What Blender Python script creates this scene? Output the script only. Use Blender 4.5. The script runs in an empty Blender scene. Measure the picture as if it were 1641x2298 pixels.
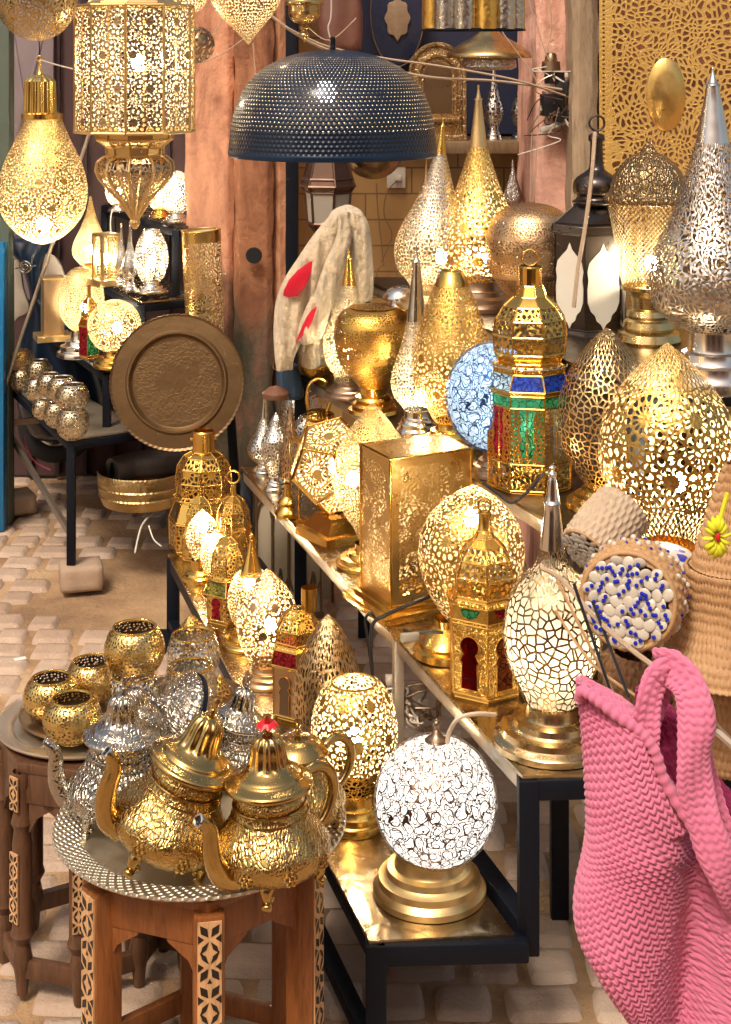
import bpy, bmesh, math, random
import numpy as np
from mathutils import Vector, Matrix
random.seed(7); np.random.seed(7)
PI = math.pi; TAU = 2*PI
sc = bpy.context.scene; COL = sc.collection
# ---------------------------------------------------------------- camera
F, UC, VH, HC = 3400.0, 820.5, 130.0, 1.55        # focal length in photo pixels, principal column, horizon row, eye height
cam = bpy.data.cameras.new('camera'); camo = bpy.data.objects.new('camera', cam); COL.objects.link(camo)
camo.location = (0, 0, HC); camo.rotation_euler = (PI/2, 0, 0)
cam.sensor_fit = 'HORIZONTAL'; cam.sensor_width = 36; cam.lens = F/1641*36
cam.shift_y = -(1149-VH)/1641; cam.clip_start = .05; cam.clip_end = 200
sc.camera = camo
def P(u, v, D): return Vector(((u-UC)*D/F, D, HC-(v-VH)*D/F))
def DZ(v, z): return F*(HC-z)/(v-VH)
Z1, Z2, Z3, Z4 = .212, .448, .71, .96

# ---------------------------------------------------------------- materials
class NT:
    def __init__(s, name):
        s.m = bpy.data.materials.new(name); s.m.use_nodes = True; s.t = s.m.node_tree; s.t.nodes.clear()
        s.out = s.t.nodes.new('ShaderNodeOutputMaterial')
    def n(s, typ, ins=None, **kw):
        nd = s.t.nodes.new('ShaderNode'+typ)
        for k, v in kw.items(): setattr(nd, k, v)
        for k, v in (ins or {}).items():
            sk = nd.inputs[k]
            if isinstance(v, bpy.types.NodeSocket): s.t.links.new(v, sk)
            else:
                if sk.type == 'RGBA' and len(v) == 3: v = (*v, 1)
                sk.default_value = v
        return nd
    def M(s, op, a, b=None, c=None):
        ins = {0: a}
        if b is not None: ins[1] = b
        if c is not None: ins[2] = c
        return s.n('Math', ins, operation=op).outputs[0]
    def mix(s, f, a, b): return s.n('MixRGB', {'Fac': f, 'Color1': a, 'Color2': b}).outputs[0]
    def link(s, a, b): s.t.links.new(a, b)
    def ramp(s, f, stops):
        r = s.n('ValToRGB', {'Fac': f}); e = r.color_ramp.elements
        while len(e) < len(stops): e.new(.5)
        for el, (p, c) in zip(e, stops): el.position = p; el.color = (*c, 1) if len(c) == 3 else c
        return r.outputs[0]
    def noise(s, vec, sc_, det=3, rough=.55, dist=0):
        return s.n('TexNoise', {'Vector': vec, 'Scale': sc_, 'Detail': det, 'Roughness': rough, 'Distortion': dist}).outputs[0]
    def bump(s, h, strength, dist, normal=None):
        ins = {'Height': h, 'Strength': strength, 'Distance': dist}
        if normal is not None: ins['Normal'] = normal
        return s.n('Bump', ins).outputs[0]
MC = {}
def cached(f):
    def g(*a, **k):
        key = (f.__name__, a, tuple(sorted(k.items())))
        if key not in MC: MC[key] = f(*a, **k)
        return MC[key]
    return g

def pattern(t, uv, kind, cell):
    """returns a 0/1 socket: 1 where a hole is cut"""
    sep = t.n('SeparateXYZ', {0: uv}); x, y = sep.outputs[0], sep.outputs[1]
    def vor(scale, rnd=.85, feature='DISTANCE_TO_EDGE', vec=uv):
        return t.n('TexVoronoi', {'Vector': vec, 'Scale': scale, 'Randomness': rnd}, voronoi_dimensions='2D', feature=feature).outputs['Distance']
    def rosette(T, seg, ring, rmax):
        px = t.M('SUBTRACT', t.M('FRACT', t.M('DIVIDE', x, T)), .5)
        row = t.M('FLOOR', t.M('DIVIDE', y, T))
        px = t.M('SUBTRACT', t.M('FRACT', t.M('ADD', t.M('DIVIDE', x, T), t.M('MULTIPLY', row, .5))), .5)
        py = t.M('SUBTRACT', t.M('FRACT', t.M('DIVIDE', y, T)), .5)
        r = t.M('MULTIPLY', t.M('SQRT', t.M('ADD', t.M('MULTIPLY', px, px), t.M('MULTIPLY', py, py))), T)
        th = t.M('DIVIDE', t.M('ARCTAN2', py, px), TAU)
        q = t.M('POWER', t.M('DIVIDE', r, ring), .8)
        k = t.M('FLOOR', q)
        fr = t.M('DIVIDE', t.M('SUBTRACT', t.M('FRACT', q), .5), .38)
        odd = t.M('MULTIPLY', t.M('MODULO', k, 2.0), .5)
        fa = t.M('DIVIDE', t.M('SUBTRACT', t.M('FRACT', t.M('ADD', t.M('MULTIPLY', th, seg), odd)), .5), .345)
        e = t.M('ADD', t.M('MULTIPLY', fr, fr), t.M('MULTIPLY', fa, fa))
        hole = t.M('MULTIPLY', t.M('LESS_THAN', e, 1), t.M('GREATER_THAN', r, ring))
        inside = t.M('LESS_THAN', r, T*rmax)
        return hole, inside
    c = 1/cell
    if kind == 'cells':
        return t.M('GREATER_THAN', vor(c, .8), .125)
    if kind == 'cellsfat':
        return t.M('GREATER_THAN', vor(c, .8), .175)
    if kind == 'shards':
        return t.M('GREATER_THAN', vor(c, 1), .12)
    if kind == 'dots':
        return t.M('LESS_THAN', vor(c, .12, 'F1'), .25)
    if kind == 'dotsloose':
        band = t.M('GREATER_THAN', t.M('SINE', t.M('MULTIPLY', y, TAU/(cell*7))), -.72)
        return t.M('MULTIPLY', band, t.M('LESS_THAN', vor(c, .75, 'F1'), .27))
    if kind == 'rosette':
        h, i = rosette(cell*9, 14, cell*.95, .46)
        o = t.M('GREATER_THAN', vor(c*1.05, .85), .15)
        return t.M('ADD', t.M('MULTIPLY', i, h), t.M('MULTIPLY', t.M('SUBTRACT', 1, i), o))
    if kind == 'rosettefat':
        h, i = rosette(cell*8, 12, cell*1.1, .47)
        o = t.M('GREATER_THAN', vor(c*1.05, .9), .2)
        return t.M('ADD', t.M('MULTIPLY', i, h), t.M('MULTIPLY', t.M('SUBTRACT', 1, i), o))
    if kind == 'net':
        a = t.M('ABSOLUTE', t.M('SINE', t.M('MULTIPLY', t.M('ADD', x, y), PI*c*.75)))
        b = t.M('ABSOLUTE', t.M('SINE', t.M('MULTIPLY', t.M('SUBTRACT', x, t.M('MULTIPLY', y, 1.0)), PI*c*.75)))
        return t.M('GREATER_THAN', t.M('MINIMUM', a, b), .3)
    if kind == 'netegg':      # diamonds near the tip, cells below
        a = t.M('ABSOLUTE', t.M('SINE', t.M('MULTIPLY', t.M('ADD', x, t.M('MULTIPLY', y, .7)), PI*c*.8)))
        b = t.M('ABSOLUTE', t.M('SINE', t.M('MULTIPLY', t.M('SUBTRACT', x, t.M('MULTIPLY', y, .7)), PI*c*.8)))
        nn = t.M('GREATER_THAN', t.M('MINIMUM', a, b), .33)
        o = t.M('GREATER_THAN', vor(c, .9), .12)
        z = t.M('GREATER_THAN', t.M('ABSOLUTE', t.M('SUBTRACT', y, -.002)), .085)
        up = t.M('LESS_THAN', y, cell*7.5)
        return t.M('ADD', t.M('MULTIPLY', up, nn), t.M('MULTIPLY', t.M('SUBTRACT', 1, up), o))
    if kind == 'eggmix':
        a = t.M('ABSOLUTE', t.M('SINE', t.M('MULTIPLY', t.M('ADD', x, t.M('MULTIPLY', y, .8)), PI*c*.7)))
        b = t.M('ABSOLUTE', t.M('SINE', t.M('MULTIPLY', t.M('SUBTRACT', x, t.M('MULTIPLY', y, .8)), PI*c*.7)))
        nn = t.M('GREATER_THAN', t.M('MINIMUM', a, b), .42)
        h, i = rosette(cell*9, 14, cell*1.05, .47); o = t.M('GREATER_THAN', vor(c*1.0, .9), .2)
        ro = t.M('ADD', t.M('MULTIPLY', i, h), t.M('MULTIPLY', t.M('SUBTRACT', 1, i), o))
        end = t.M('MAXIMUM', t.M('LESS_THAN', y, cell*8.5), t.M('GREATER_THAN', y, cell*28))
        return t.M('ADD', t.M('MULTIPLY', end, nn), t.M('MULTIPLY', t.M('SUBTRACT', 1, end), ro))
    if kind == 'leafthin':
        w = t.n('TexNoise', {'Vector': uv, 'Scale': c*.35, 'Detail': 1}, noise_dimensions='2D').outputs['Color']
        v2 = t.n('VectorMath', {0: uv, 1: t.n('VectorMath', {0: w, 3: cell*3.2}, operation='SCALE').outputs[0]}, operation='ADD').outputs[0]
        return t.M('MULTIPLY', t.M('GREATER_THAN', vor(c, .9, vec=v2), .25), t.M('GREATER_THAN', t.n('TexNoise', {'Vector': uv, 'Scale': 14.0, 'Detail': 1}).outputs[0], .44))
    if kind == 'leaf':        # arabesque: warped stretched cells
        w = t.n('TexNoise', {'Vector': uv, 'Scale': c*.35, 'Detail': 1}, noise_dimensions='2D').outputs['Color']
        wv = t.n('VectorMath', {0: w, 3: cell*3.2}, operation='SCALE').outputs[0]
        v2 = t.n('VectorMath', {0: uv, 1: wv}, operation='ADD').outputs[0]
        return t.M('GREATER_THAN', vor(c, .9, vec=v2), .17)
    if kind == 'slits':
        v2 = t.n('VectorMath', {0: uv, 1: (1.0, .42, 1)}, operation='MULTIPLY').outputs[0]
        return t.M('GREATER_THAN', vor(c, .9, vec=v2), .2)
    if kind == 'wire':        # scrolled wire: circle outlines over cell outlines
        e = vor(c*.9, .55)
        w = t.n('TexNoise', {'Vector': uv, 'Scale': c*.5, 'Detail': 1}, noise_dimensions='2D').outputs['Color']
        v2 = t.n('VectorMath', {0: uv, 1: t.n('VectorMath', {0: w, 3: cell*1.6}, operation='SCALE').outputs[0]}, operation='ADD').outputs[0]
        f1 = vor(c*.60, .3, 'F1', v2)
        a = t.M('GREATER_THAN', t.M('ABSOLUTE', t.M('SUBTRACT', f1, .40)), .048)
        f3_ = vor(c*1.1, .6, 'F1', v2); a = t.M('MULTIPLY', a, t.M('GREATER_THAN', t.M('ABSOLUTE', t.M('SUBTRACT', f3_, .33)), .055))
        f2 = t.M('FRACT', t.M('ADD', t.M('MULTIPLY', f1, 0.0), 0))
        b = t.M('GREATER_THAN', vor(c*.60, .3, vec=v2), .028)
        return t.M('MULTIPLY', a, b)
    if kind == 'lattice8':
        h, i = rosette(cell*3.1, 8, cell*.42, .5)
        return h
    return None

@cached
def metal(name, col, rough=.3, hammer=0.0, engr=0.0, esc=60.0, var=.12):
    t = NT(name); tc = t.n('TexCoord'); ob = tc.outputs['Object']
    nz = t.noise(ob, 14, 4)
    dark = tuple(c*(1-var*2.2) for c in col)
    c = t.mix(nz, dark, tuple(min(1, c*(1+var)) for c in col))
    r = t.n('MapRange', {0: t.noise(ob, 40, 4), 3: rough*.65, 4: rough*1.5}).outputs[0]
    nrm = None
    if hammer: nrm = t.bump(t.n('TexVoronoi', {'Vector': ob, 'Scale': 95}, feature='SMOOTH_F1').outputs[0], .55*hammer, .002)
    if engr:
        v = t.n('TexVoronoi', {'Vector': ob, 'Scale': esc}, feature='DISTANCE_TO_EDGE').outputs[0]
        w = t.n('TexWave', {'Vector': ob, 'Scale': esc*.8, 'Distortion': 12, 'Detail': 2}).outputs[1]
        h = t.M('MULTIPLY', t.M('MINIMUM', v, .12), 5); h = t.M('ADD', h, t.M('MULTIPLY', w, .5))
        nrm = t.bump(h, engr, .0025, nrm) if nrm is not None else t.bump(h, engr, .0025)
    wn = t.bump(t.noise(ob, 9, 2), .25, .01, nrm) if nrm is not None else t.bump(t.noise(ob, 9, 2), .25, .01)
    b = t.n('BsdfPrincipled', {'Base Color': c, 'Metallic': 1.0, 'Roughness': r, 'Normal': wn})
    t.link(b.outputs[0], t.out.inputs[0]); return t.m

@cached
def pierced(name, col, kind, cell, inner=(.72, .58, .34), rough=.32, back=None):
    """sheet metal with holes cut through, its inner face coloured as lit or dark"""
    t = NT(name); tc = t.n('TexCoord'); ob = tc.outputs['Object']; uv = t.n('UVMap').outputs[0]
    hole = pattern(t, uv, kind, cell)
    nz = t.noise(ob, 16, 3)
    c = t.mix(nz, tuple(x*.72 for x in col), tuple(min(1, x*1.1) for x in col))
    r = t.n('MapRange', {0: t.noise(ob, 50, 3), 3: rough*.7, 4: rough*1.4}).outputs[0]
    vd = t.n('TexVoronoi', {'Vector': uv, 'Scale': 1/cell}, voronoi_dimensions='2D', feature='DISTANCE_TO_EDGE').outputs[0]
    nrm = t.bump(t.noise(uv, .6/cell, 2), .35, cell*.3, t.bump(vd, .5, cell*.25))
    out = t.n('BsdfPrincipled', {'Base Color': c, 'Metallic': 1.0, 'Roughness': r, 'Normal': nrm}).outputs[0]
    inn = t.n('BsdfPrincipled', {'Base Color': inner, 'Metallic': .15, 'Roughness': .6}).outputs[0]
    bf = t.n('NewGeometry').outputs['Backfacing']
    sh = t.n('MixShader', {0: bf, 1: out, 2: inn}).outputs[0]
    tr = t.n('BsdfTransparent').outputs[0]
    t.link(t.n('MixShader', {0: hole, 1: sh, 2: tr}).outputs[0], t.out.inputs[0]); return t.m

@cached
def plain(name, col, rough=.6, bump=0.0, bsc=60.0, var=.15, nsc=8.0, metallic=0.0, spec=.5):
    t = NT(name); ob = t.n('TexCoord').outputs['Object']
    nz = t.noise(ob, nsc, 5, .6)
    c = t.mix(nz, tuple(x*(1-var*1.6) for x in col), tuple(min(1, x*(1+var)) for x in col))
    ins = {'Base Color': c, 'Roughness': rough, 'Metallic': metallic, 'Specular IOR Level': spec}
    if bump: ins['Normal'] = t.bump(t.noise(ob, bsc, 4), bump, .004)
    t.link(t.n('BsdfPrincipled', ins).outputs[0], t.out.inputs[0]); return t.m

@cached
def glow(name, col, strength):
    t = NT(name)
    e = t.n('Emission', {'Color': col, 'Strength': strength}).outputs[0]
    t.link(t.n('AddShader', {0: e, 1: t.n('BsdfTransparent').outputs[0]}).outputs[0], t.out.inputs[0])
    t.m.cycles.emission_sampling = 'NONE'; return t.m

@cached
def lit_glass(name, col, strength):      # frosted globe lit from inside
    t = NT(name)
    d = t.n('BsdfPrincipled', {'Base Color': col, 'Roughness': .4, 'Emission Color': col, 'Emission Strength': strength}).outputs[0]
    t.link(d, t.out.inputs[0]); t.m.cycles.emission_sampling = 'NONE'; return t.m

@cached
def liner(name, col):      # thin frosted glass that scatters the bulb's light outwards
    t = NT(name)
    a = t.n('MixShader', {0: .75, 1: t.n('BsdfPrincipled', {'Base Color': col, 'Roughness': .5}).outputs[0], 2: t.n('BsdfTranslucent', {'Color': col}).outputs[0]}).outputs[0]
    t.link(a, t.out.inputs[0]); return t.m
@cached
def glass(name, col, rough=.15, alpha=.6):
    t = NT(name); ob = t.n('TexCoord').outputs['Object']
    e = t.n('TexVoronoi', {'Vector': ob, 'Scale': 90}, feature='DISTANCE_TO_EDGE').outputs[0]
    nrm = t.bump(t.M('ADD', t.noise(ob, 120, 3), t.M('MINIMUM', e, .1)), .9, .004)
    cc = t.mix(t.noise(ob, 45, 4), tuple(x*.35 for x in col), tuple(min(1, x*1.5) for x in col)); cc = t.mix(t.M('LESS_THAN', e, .06), cc, tuple(x*.25 for x in col))
    g = t.n('BsdfPrincipled', {'Base Color': cc, 'Roughness': rough, 'Normal': nrm}).outputs[0]
    tl = t.n('BsdfTranslucent', {'Color': cc}).outputs[0]
    a = t.n('MixShader', {0: .5, 1: g, 2: tl}).outputs[0]
    tr = t.n('BsdfTransparent', {'Color': col}).outputs[0]
    t.link(t.n('MixShader', {0: alpha, 1: tr, 2: a}).outputs[0], t.out.inputs[0]); return t.m

@cached
def wood(name, col, rough=.45):
    t = NT(name); ob = t.n('TexCoord').outputs['Object']
    v = t.n('VectorMath', {0: ob, 1: (9, 9, 1.2)}, operation='MULTIPLY').outputs[0]
    nz = t.noise(v, 9, 6, .65, 1.2)
    c = t.ramp(nz, [(.25, tuple(x*.45 for x in col)), (.5, col), (.75, tuple(min(1, x*1.35) for x in col))])
    t.link(t.n('BsdfPrincipled', {'Base Color': c, 'Roughness': rough, 'Normal': t.bump(nz, .3, .003)}).outputs[0], t.out.inputs[0]); return t.m

GOLD = (.82, .51, .125); GOLD2 = (.76, .45, .10); PALE = (.82, .60, .28); SILV = (.80, .77, .70); COPP = (.62, .40, .21)
BRONZE = (.30, .20, .12)
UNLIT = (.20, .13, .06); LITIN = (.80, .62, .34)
m_gold = metal('brass', GOLD, .22); m_gold_h = metal('hammered_brass', GOLD, .3, 1.0); m_goldr = metal('satin_brass', PALE, .36)
m_silv = metal('nickel', SILV, .16); m_silv_e = metal('engraved_nickel', SILV, .2, 0.0, .9, 70.0)
m_gold_e = metal('embossed_brass', GOLD2, .22, 0.0, .8, 45.0); m_copp = metal('copper_brass', COPP, .34)
m_bron = metal('dark_bronze', BRONZE, .38, .3); m_brown = metal('brown_patina', (.34, .24, .17), .35)
m_black = plain('black_paint', (.004, .006, .012), .5, .2, 90.0, .3, spec=.22)
m_pgold = plain('matt_gold', (.75, .52, .22), .5, 0.0, 60.0, .15, 8.0, .8)

# ---------------------------------------------------------------- mesh building
class MB:
    def __init__(s): s.v = []; s.f = []; s.uv = []; s.mi = []
    def add(s, vs, fs, uvs=None, mi=0):
        o = len(s.v); s.v += [tuple(p) for p in vs]
        for k, f in enumerate(fs):
            s.f.append(tuple(i+o for i in f)); s.uv.append(uvs[k] if uvs else [(0, 0)]*len(f)); s.mi.append(mi)
        return s
    def box(s, c, d, rz=0, mi=0, M=None):
        R = Matrix.Rotation(rz, 3, 'Z') if M is None else M
        vs = [Vector(c)+R @ Vector((sx*d[0]/2, sy*d[1]/2, sz*d[2]/2)) for sz in (-1, 1) for sy in (-1, 1) for sx in (-1, 1)]
        fs = [(0, 2, 3, 1), (4, 5, 7, 6), (0, 1, 5, 4), (2, 6, 7, 3), (0, 4, 6, 2), (1, 3, 7, 5)]
        dims = [(0, 1), (0, 1), (0, 2), (0, 2), (1, 2), (1, 2)]
        sg = [(-1, -1, -1), (1, -1, -1), (-1, 1, -1), (1, 1, -1), (-1, -1, 1), (1, -1, 1), (-1, 1, 1), (1, 1, 1)]
        uv = [[(sg[i][a]*d[a]/2, sg[i][b]*d[b]/2) for i in f] for f, (a, b) in zip(fs, dims)]
        return s.add(vs, fs, uv, mi)
    def beam(s, a, b, w, h=None, mi=0):
        a, b = Vector(a), Vector(b); d = b-a; L = d.length; z = d.normalized()
        up = Vector((0, 0, 1)) if abs(z.z) < .9 else Vector((0, 1, 0))
        x = up.cross(z).normalized(); y = z.cross(x)
        R = Matrix((x, y, z)).transposed()
        return s.box((a+b)/2, (w, h or w, L), M=R, mi=mi)
    def tube(s, pts, r, seg=8, mi=0, cap=True, flat=1.0):
        pts = [Vector(p) for p in pts]; n = len(pts)
        rs = r if isinstance(r, (list, tuple)) else [r]*n
        vs = []; prev = None; L = 0; Ls = []
        for i, p in enumerate(pts):
            t = (pts[min(i+1, n-1)]-pts[max(i-1, 0)]).normalized()
            if prev is None:
                up = Vector((0, 0, 1)) if abs(t.z) < .9 else Vector((0, 1, 0))
                x = up.cross(t).normalized()
            else: x = (prev-t*prev.dot(t)).normalized()
            prev = x; y = t.cross(x)
            if i: L += (p-pts[i-1]).length
            Ls.append(L)
            for k in range(seg):
                a = TAU*k/seg; vs.append(p+(x*math.cos(a)+y*math.sin(a)*flat)*rs[i])
        fs = []; uv = []
        for i in range(n-1):
            for k in range(seg):
                k2 = (k+1) % seg
                fs.append((i*seg+k, i*seg+k2, (i+1)*seg+k2, (i+1)*seg+k))
                w = TAU*max(rs)/seg
                uv.append([(k*w, Ls[i]), ((k+1)*w, Ls[i]), ((k+1)*w, Ls[i+1]), (k*w, Ls[i+1])])
        if cap:
            fs.append(tuple(range(seg-1, -1, -1))); uv.append([(0, 0)]*seg)
            fs.append(tuple((n-1)*seg+k for k in range(seg))); uv.append([(0, 0)]*seg)
        return s.add(vs, fs, uv, mi)
    def lathe(s, prof, n=40, c=(0, 0, 0), mi=0, rot=0, disp=None, sx=1, sy=1, M=None):
        """prof: (h, r) from the top down, metres"""
        R = max(r for _, r in prof) or .01; vs = []; L = [0]
        for i in range(1, len(prof)): L.append(L[-1]+math.hypot(prof[i][0]-prof[i-1][0], prof[i][1]-prof[i-1][1]))
        for i, (h, r) in enumerate(prof):
            for k in range(n+1):
                a = PI/2+rot+TAU*k/n; rr = r+(disp(a, h, L[i]) if disp else 0)
                p = Vector((rr*math.cos(a)*sx, rr*math.sin(a)*sy, h))
                if M: p = M @ p
                vs.append((c[0]+p[0], c[1]+p[1], c[2]+p[2]))
        fs = []; uv = []
        for i in range(len(prof)-1):
            for k in range(n):
                a, b = i*(n+1)+k, (i+1)*(n+1)+k
                if prof[i][1] < 1e-5 and not disp: f = (a, b, b+1)
                elif prof[i+1][1] < 1e-5 and not disp: f = (a, b, a+1)
                else: f = (a, b, b+1, a+1)
                fs.append(f)
                q = {a: (TAU*R*k/n, L[i]), b: (TAU*R*k/n, L[i+1]), b+1: (TAU*R*(k+1)/n, L[i+1]), a+1: (TAU*R*(k+1)/n, L[i])}
                uv.append([q[j] for j in f])
        return s.add(vs, fs, uv, mi)
    def sphere(s, c, r, seg=16, mi=0, sc_=(1, 1, 1), M=None):
        pr = [(math.cos(PI*i/(seg//2))*r*sc_[2], math.sin(PI*i/(seg//2))*r) for i in range(seg//2+1)]
        return s.lathe(pr, seg, c, mi, sx=sc_[0], sy=sc_[1], M=M)
    def torus(s, c, R, r, M=None, n=24, seg=8, mi=0, arc=TAU, a0=0):
        pts = []
        m = n if arc >= TAU-.01 else n
        for i in range(m+1):
            a = a0+arc*i/m; p = Vector((R*math.cos(a), R*math.sin(a), 0))
            if M: p = M @ p
            pts.append(Vector(c)+p)
        return s.tube(pts, r, seg, mi, cap=arc < TAU-.01)
    def poly(s, pts2, z0, z1, f3, mi=0):
        """extrude a 2D outline; f3 maps (x, y, z) to 3D"""
        n = len(pts2); vs = [f3(x, y, z0) for x, y in pts2]+[f3(x, y, z1) for x, y in pts2]
        fs = [tuple(range(n-1, -1, -1)), tuple(range(n, 2*n))]+[(i, (i+1) % n, n+(i+1) % n, n+i) for i in range(n)]
        uv = [[pts2[i] for i in range(n-1, -1, -1)], list(pts2)]+[[(0, 0)]*4]*n
        return s.add(vs, fs, uv, mi)

def sm(pts, k=4):
    """Catmull-Rom through the points"""
    if len(pts) < 3: return pts
    out = []; n = len(pts)
    for i in range(n-1):
        p0, p1, p2, p3 = pts[max(i-1, 0)], pts[i], pts[i+1], pts[min(i+2, n-1)]
        for j in range(k):
            t = j/k
            out.append(tuple(.5*((2*b)+(-a+c)*t+(2*a-5*b+4*c-d)*t*t+(-a+3*b-3*c+d)*t**3) for a, b, c, d in zip(p0, p1, p2, p3)))
    out.append(tuple(pts[-1])); return out

def obj(name, mb, mats, parent=None, loc=None, smooth=38, bev=0, merge=False):
    me = bpy.data.meshes.new(name); me.from_pydata(mb.v, [], mb.f)
    uvl = me.uv_layers.new(name='UVMap')
    flat = np.array([c for f in mb.uv for p in f for c in p], dtype=np.float32)
    uvl.data.foreach_set('uv', flat)
    if not isinstance(mats, (list, tuple)): mats = [mats]
    for m in mats: me.materials.append(m)
    if len(mats) > 1: me.polygons.foreach_set('material_index', mb.mi)
    if bev or merge:
        bm = bmesh.new(); bm.from_mesh(me)
        bmesh.ops.remove_doubles(bm, verts=bm.verts, dist=1e-5)
        if bev:
            es = [e for e in bm.edges if len(e.link_faces) == 2 and e.calc_face_angle(0) > .6]
            bmesh.ops.bevel(bm, geom=es, offset=bev, segments=2, affect='EDGES', profile=.5)
        bm.to_mesh(me); bm.free()
    me.shade_smooth()
    if smooth < 180: me.set_sharp_from_angle(angle=math.radians(smooth))
    me.update(); me.validate()
    o = bpy.data.objects.new(name, me); COL.objects.link(o)
    if parent is not None: o.parent = parent
    if loc is not None: o.location = loc
    return o
def tag(o, label=None, cat=None, group=None, kind=None):
    for k, v in (('label', label), ('category', cat), ('group', group), ('kind', kind)):
        if v: o[k] = v
    return o
LK = .42
class Th:
    """a thing whose base centre stands at photo point (u, vb), either on height z or at distance D"""
    def __init__(s, name, label, cat, u, vb, z=None, D=None, group=None, tilt=0, lean=0, rz=0):
        s.D = D or DZ(vb, z); s.s = s.D/F; s.vb = vb; s.u = u
        s.e = bpy.data.objects.new(name, None); COL.objects.link(s.e); s.e.empty_display_size = .03
        s.e.location = P(u, vb, s.D); s.e.rotation_euler = (math.radians(lean), math.radians(tilt), math.radians(rz))
        tag(s.e, label, cat, group)
    def pr(s, prof): return [((s.vb-v)*s.s, w*s.s) for v, w in prof]
    def L(s, name, prof, mat, n=40, smooth=True, k=4, du=0, ang=38, **kw):
        p = sm(prof, k) if smooth else prof
        mb = MB().lathe(s.pr([(v, max(0, w)) for v, w in p]), n, (du*s.s, 0, 0), **kw)
        return obj(name, mb, mat, s.e, smooth=ang)
    def pt(s, u, v, dy=0): return Vector(((u-s.u)*s.s, dy, (s.vb-v)*s.s))
    def o(s, name, mb, mat, **kw): return obj(name, mb, mat, kw.pop('parent', s.e), **kw)
    def light(s, v, power, du=0, r=.011, col=(1, .86, .64), dy=0, vis=True):
        p = s.pt(s.u+du, v, dy); power *= LK
        if vis: obj('bulb', MB().sphere((0, 0, 0), r*1.25, 12, sc_=(1, 1, 1.25)), glow('bulb_glow', (1, .86, .62), 60.0), s.e, loc=p)
        l = bpy.data.lights.new('bulb_light', 'POINT'); l.energy = power; l.color = col; l.shadow_soft_size = r
        lo = bpy.data.objects.new('bulb_light', l); COL.objects.link(lo); lo.parent = s.e; lo.location = p
def stepped(vb, vt, hb, ht):
    h = vb-vt; m1 = ht+.36*(hb-ht); m2 = ht+.74*(hb-ht)
    return [(vt, ht*.98), (vt+.28*h, ht), (vt+.34*h, ht*1.05), (vt+.37*h, m1), (vt+.5*h, m1*1.04), (vt+.55*h, m1*1.1), (vt+.58*h, m2),
            (vt+.72*h, m2*1.02), (vt+.76*h, m2*1.06), (vt+.79*h, hb*.97), (vt+.84*h, hb), (vb-.02*h, hb), (vb, hb*.97), (vb, 0)]
def litpow(t, hw, rel): return 44/LK*(.35+.65*rel)*(hw*t.s)**2
def globe(vc, r, ry=None, a0=6, a1=165, n=16):
    ry = ry or r
    return [(vc-ry*math.cos(math.radians(a0+(a1-a0)*i/n)), r*math.sin(math.radians(a0+(a1-a0)*i/n))) for i in range(n+1)]
# ---------------------------------------------------------------- world and light
w = bpy.data.worlds.new('World'); sc.world = w; w.use_nodes = True; nt = w.node_tree; nt.nodes.clear()
SUN_EL, SUN_AZ = math.radians(56), math.radians(205)       # azimuth the light comes from: behind the camera, to its left
sky = nt.nodes.new('ShaderNodeTexSky'); sky.sky_type = 'NISHITA'; sky.sun_disc = False
sky.sun_elevation = SUN_EL; sky.sun_rotation = SUN_AZ; sky.dust_density = 4; sky.ozone_density = .3
mul = nt.nodes.new('ShaderNodeMixRGB'); mul.blend_type = 'MULTIPLY'; mul.inputs[0].default_value = 1; mul.inputs[2].default_value = (1, .87, .72, 1)
bg = nt.nodes.new('ShaderNodeBackground'); bg.inputs[1].default_value = .145; wo = nt.nodes.new('ShaderNodeOutputWorld')
nt.links.new(sky.outputs[0], mul.inputs[1]); nt.links.new(mul.outputs[0], bg.inputs[0]); nt.links.new(bg.outputs[0], wo.inputs[0])
sl = bpy.data.lights.new('sun', 'SUN'); sl.energy = 1.9; sl.angle = math.radians(14); sl.color = (1, .92, .80)
so = bpy.data.objects.new('sun', sl); COL.objects.link(so)
d = Vector((math.sin(SUN_AZ)*math.cos(SUN_EL), math.cos(SUN_AZ)*math.cos(SUN_EL), math.sin(SUN_EL)))
so.rotation_euler = d.to_track_quat('Z', 'Y').to_euler()
sc.view_settings.view_transform = 'Standard'; sc.view_settings.look = 'None'; sc.view_settings.gamma = 1; sc.view_settings.exposure = .45
cy = sc.cycles; cy.max_bounces = 7; cy.transparent_max_bounces = 14; cy.diffuse_bounces = 3; cy.glossy_bounces = 4
cy.caustics_reflective = False; cy.caustics_refractive = False; cy.sample_clamp_indirect = 4; cy.use_denoising = True

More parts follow.
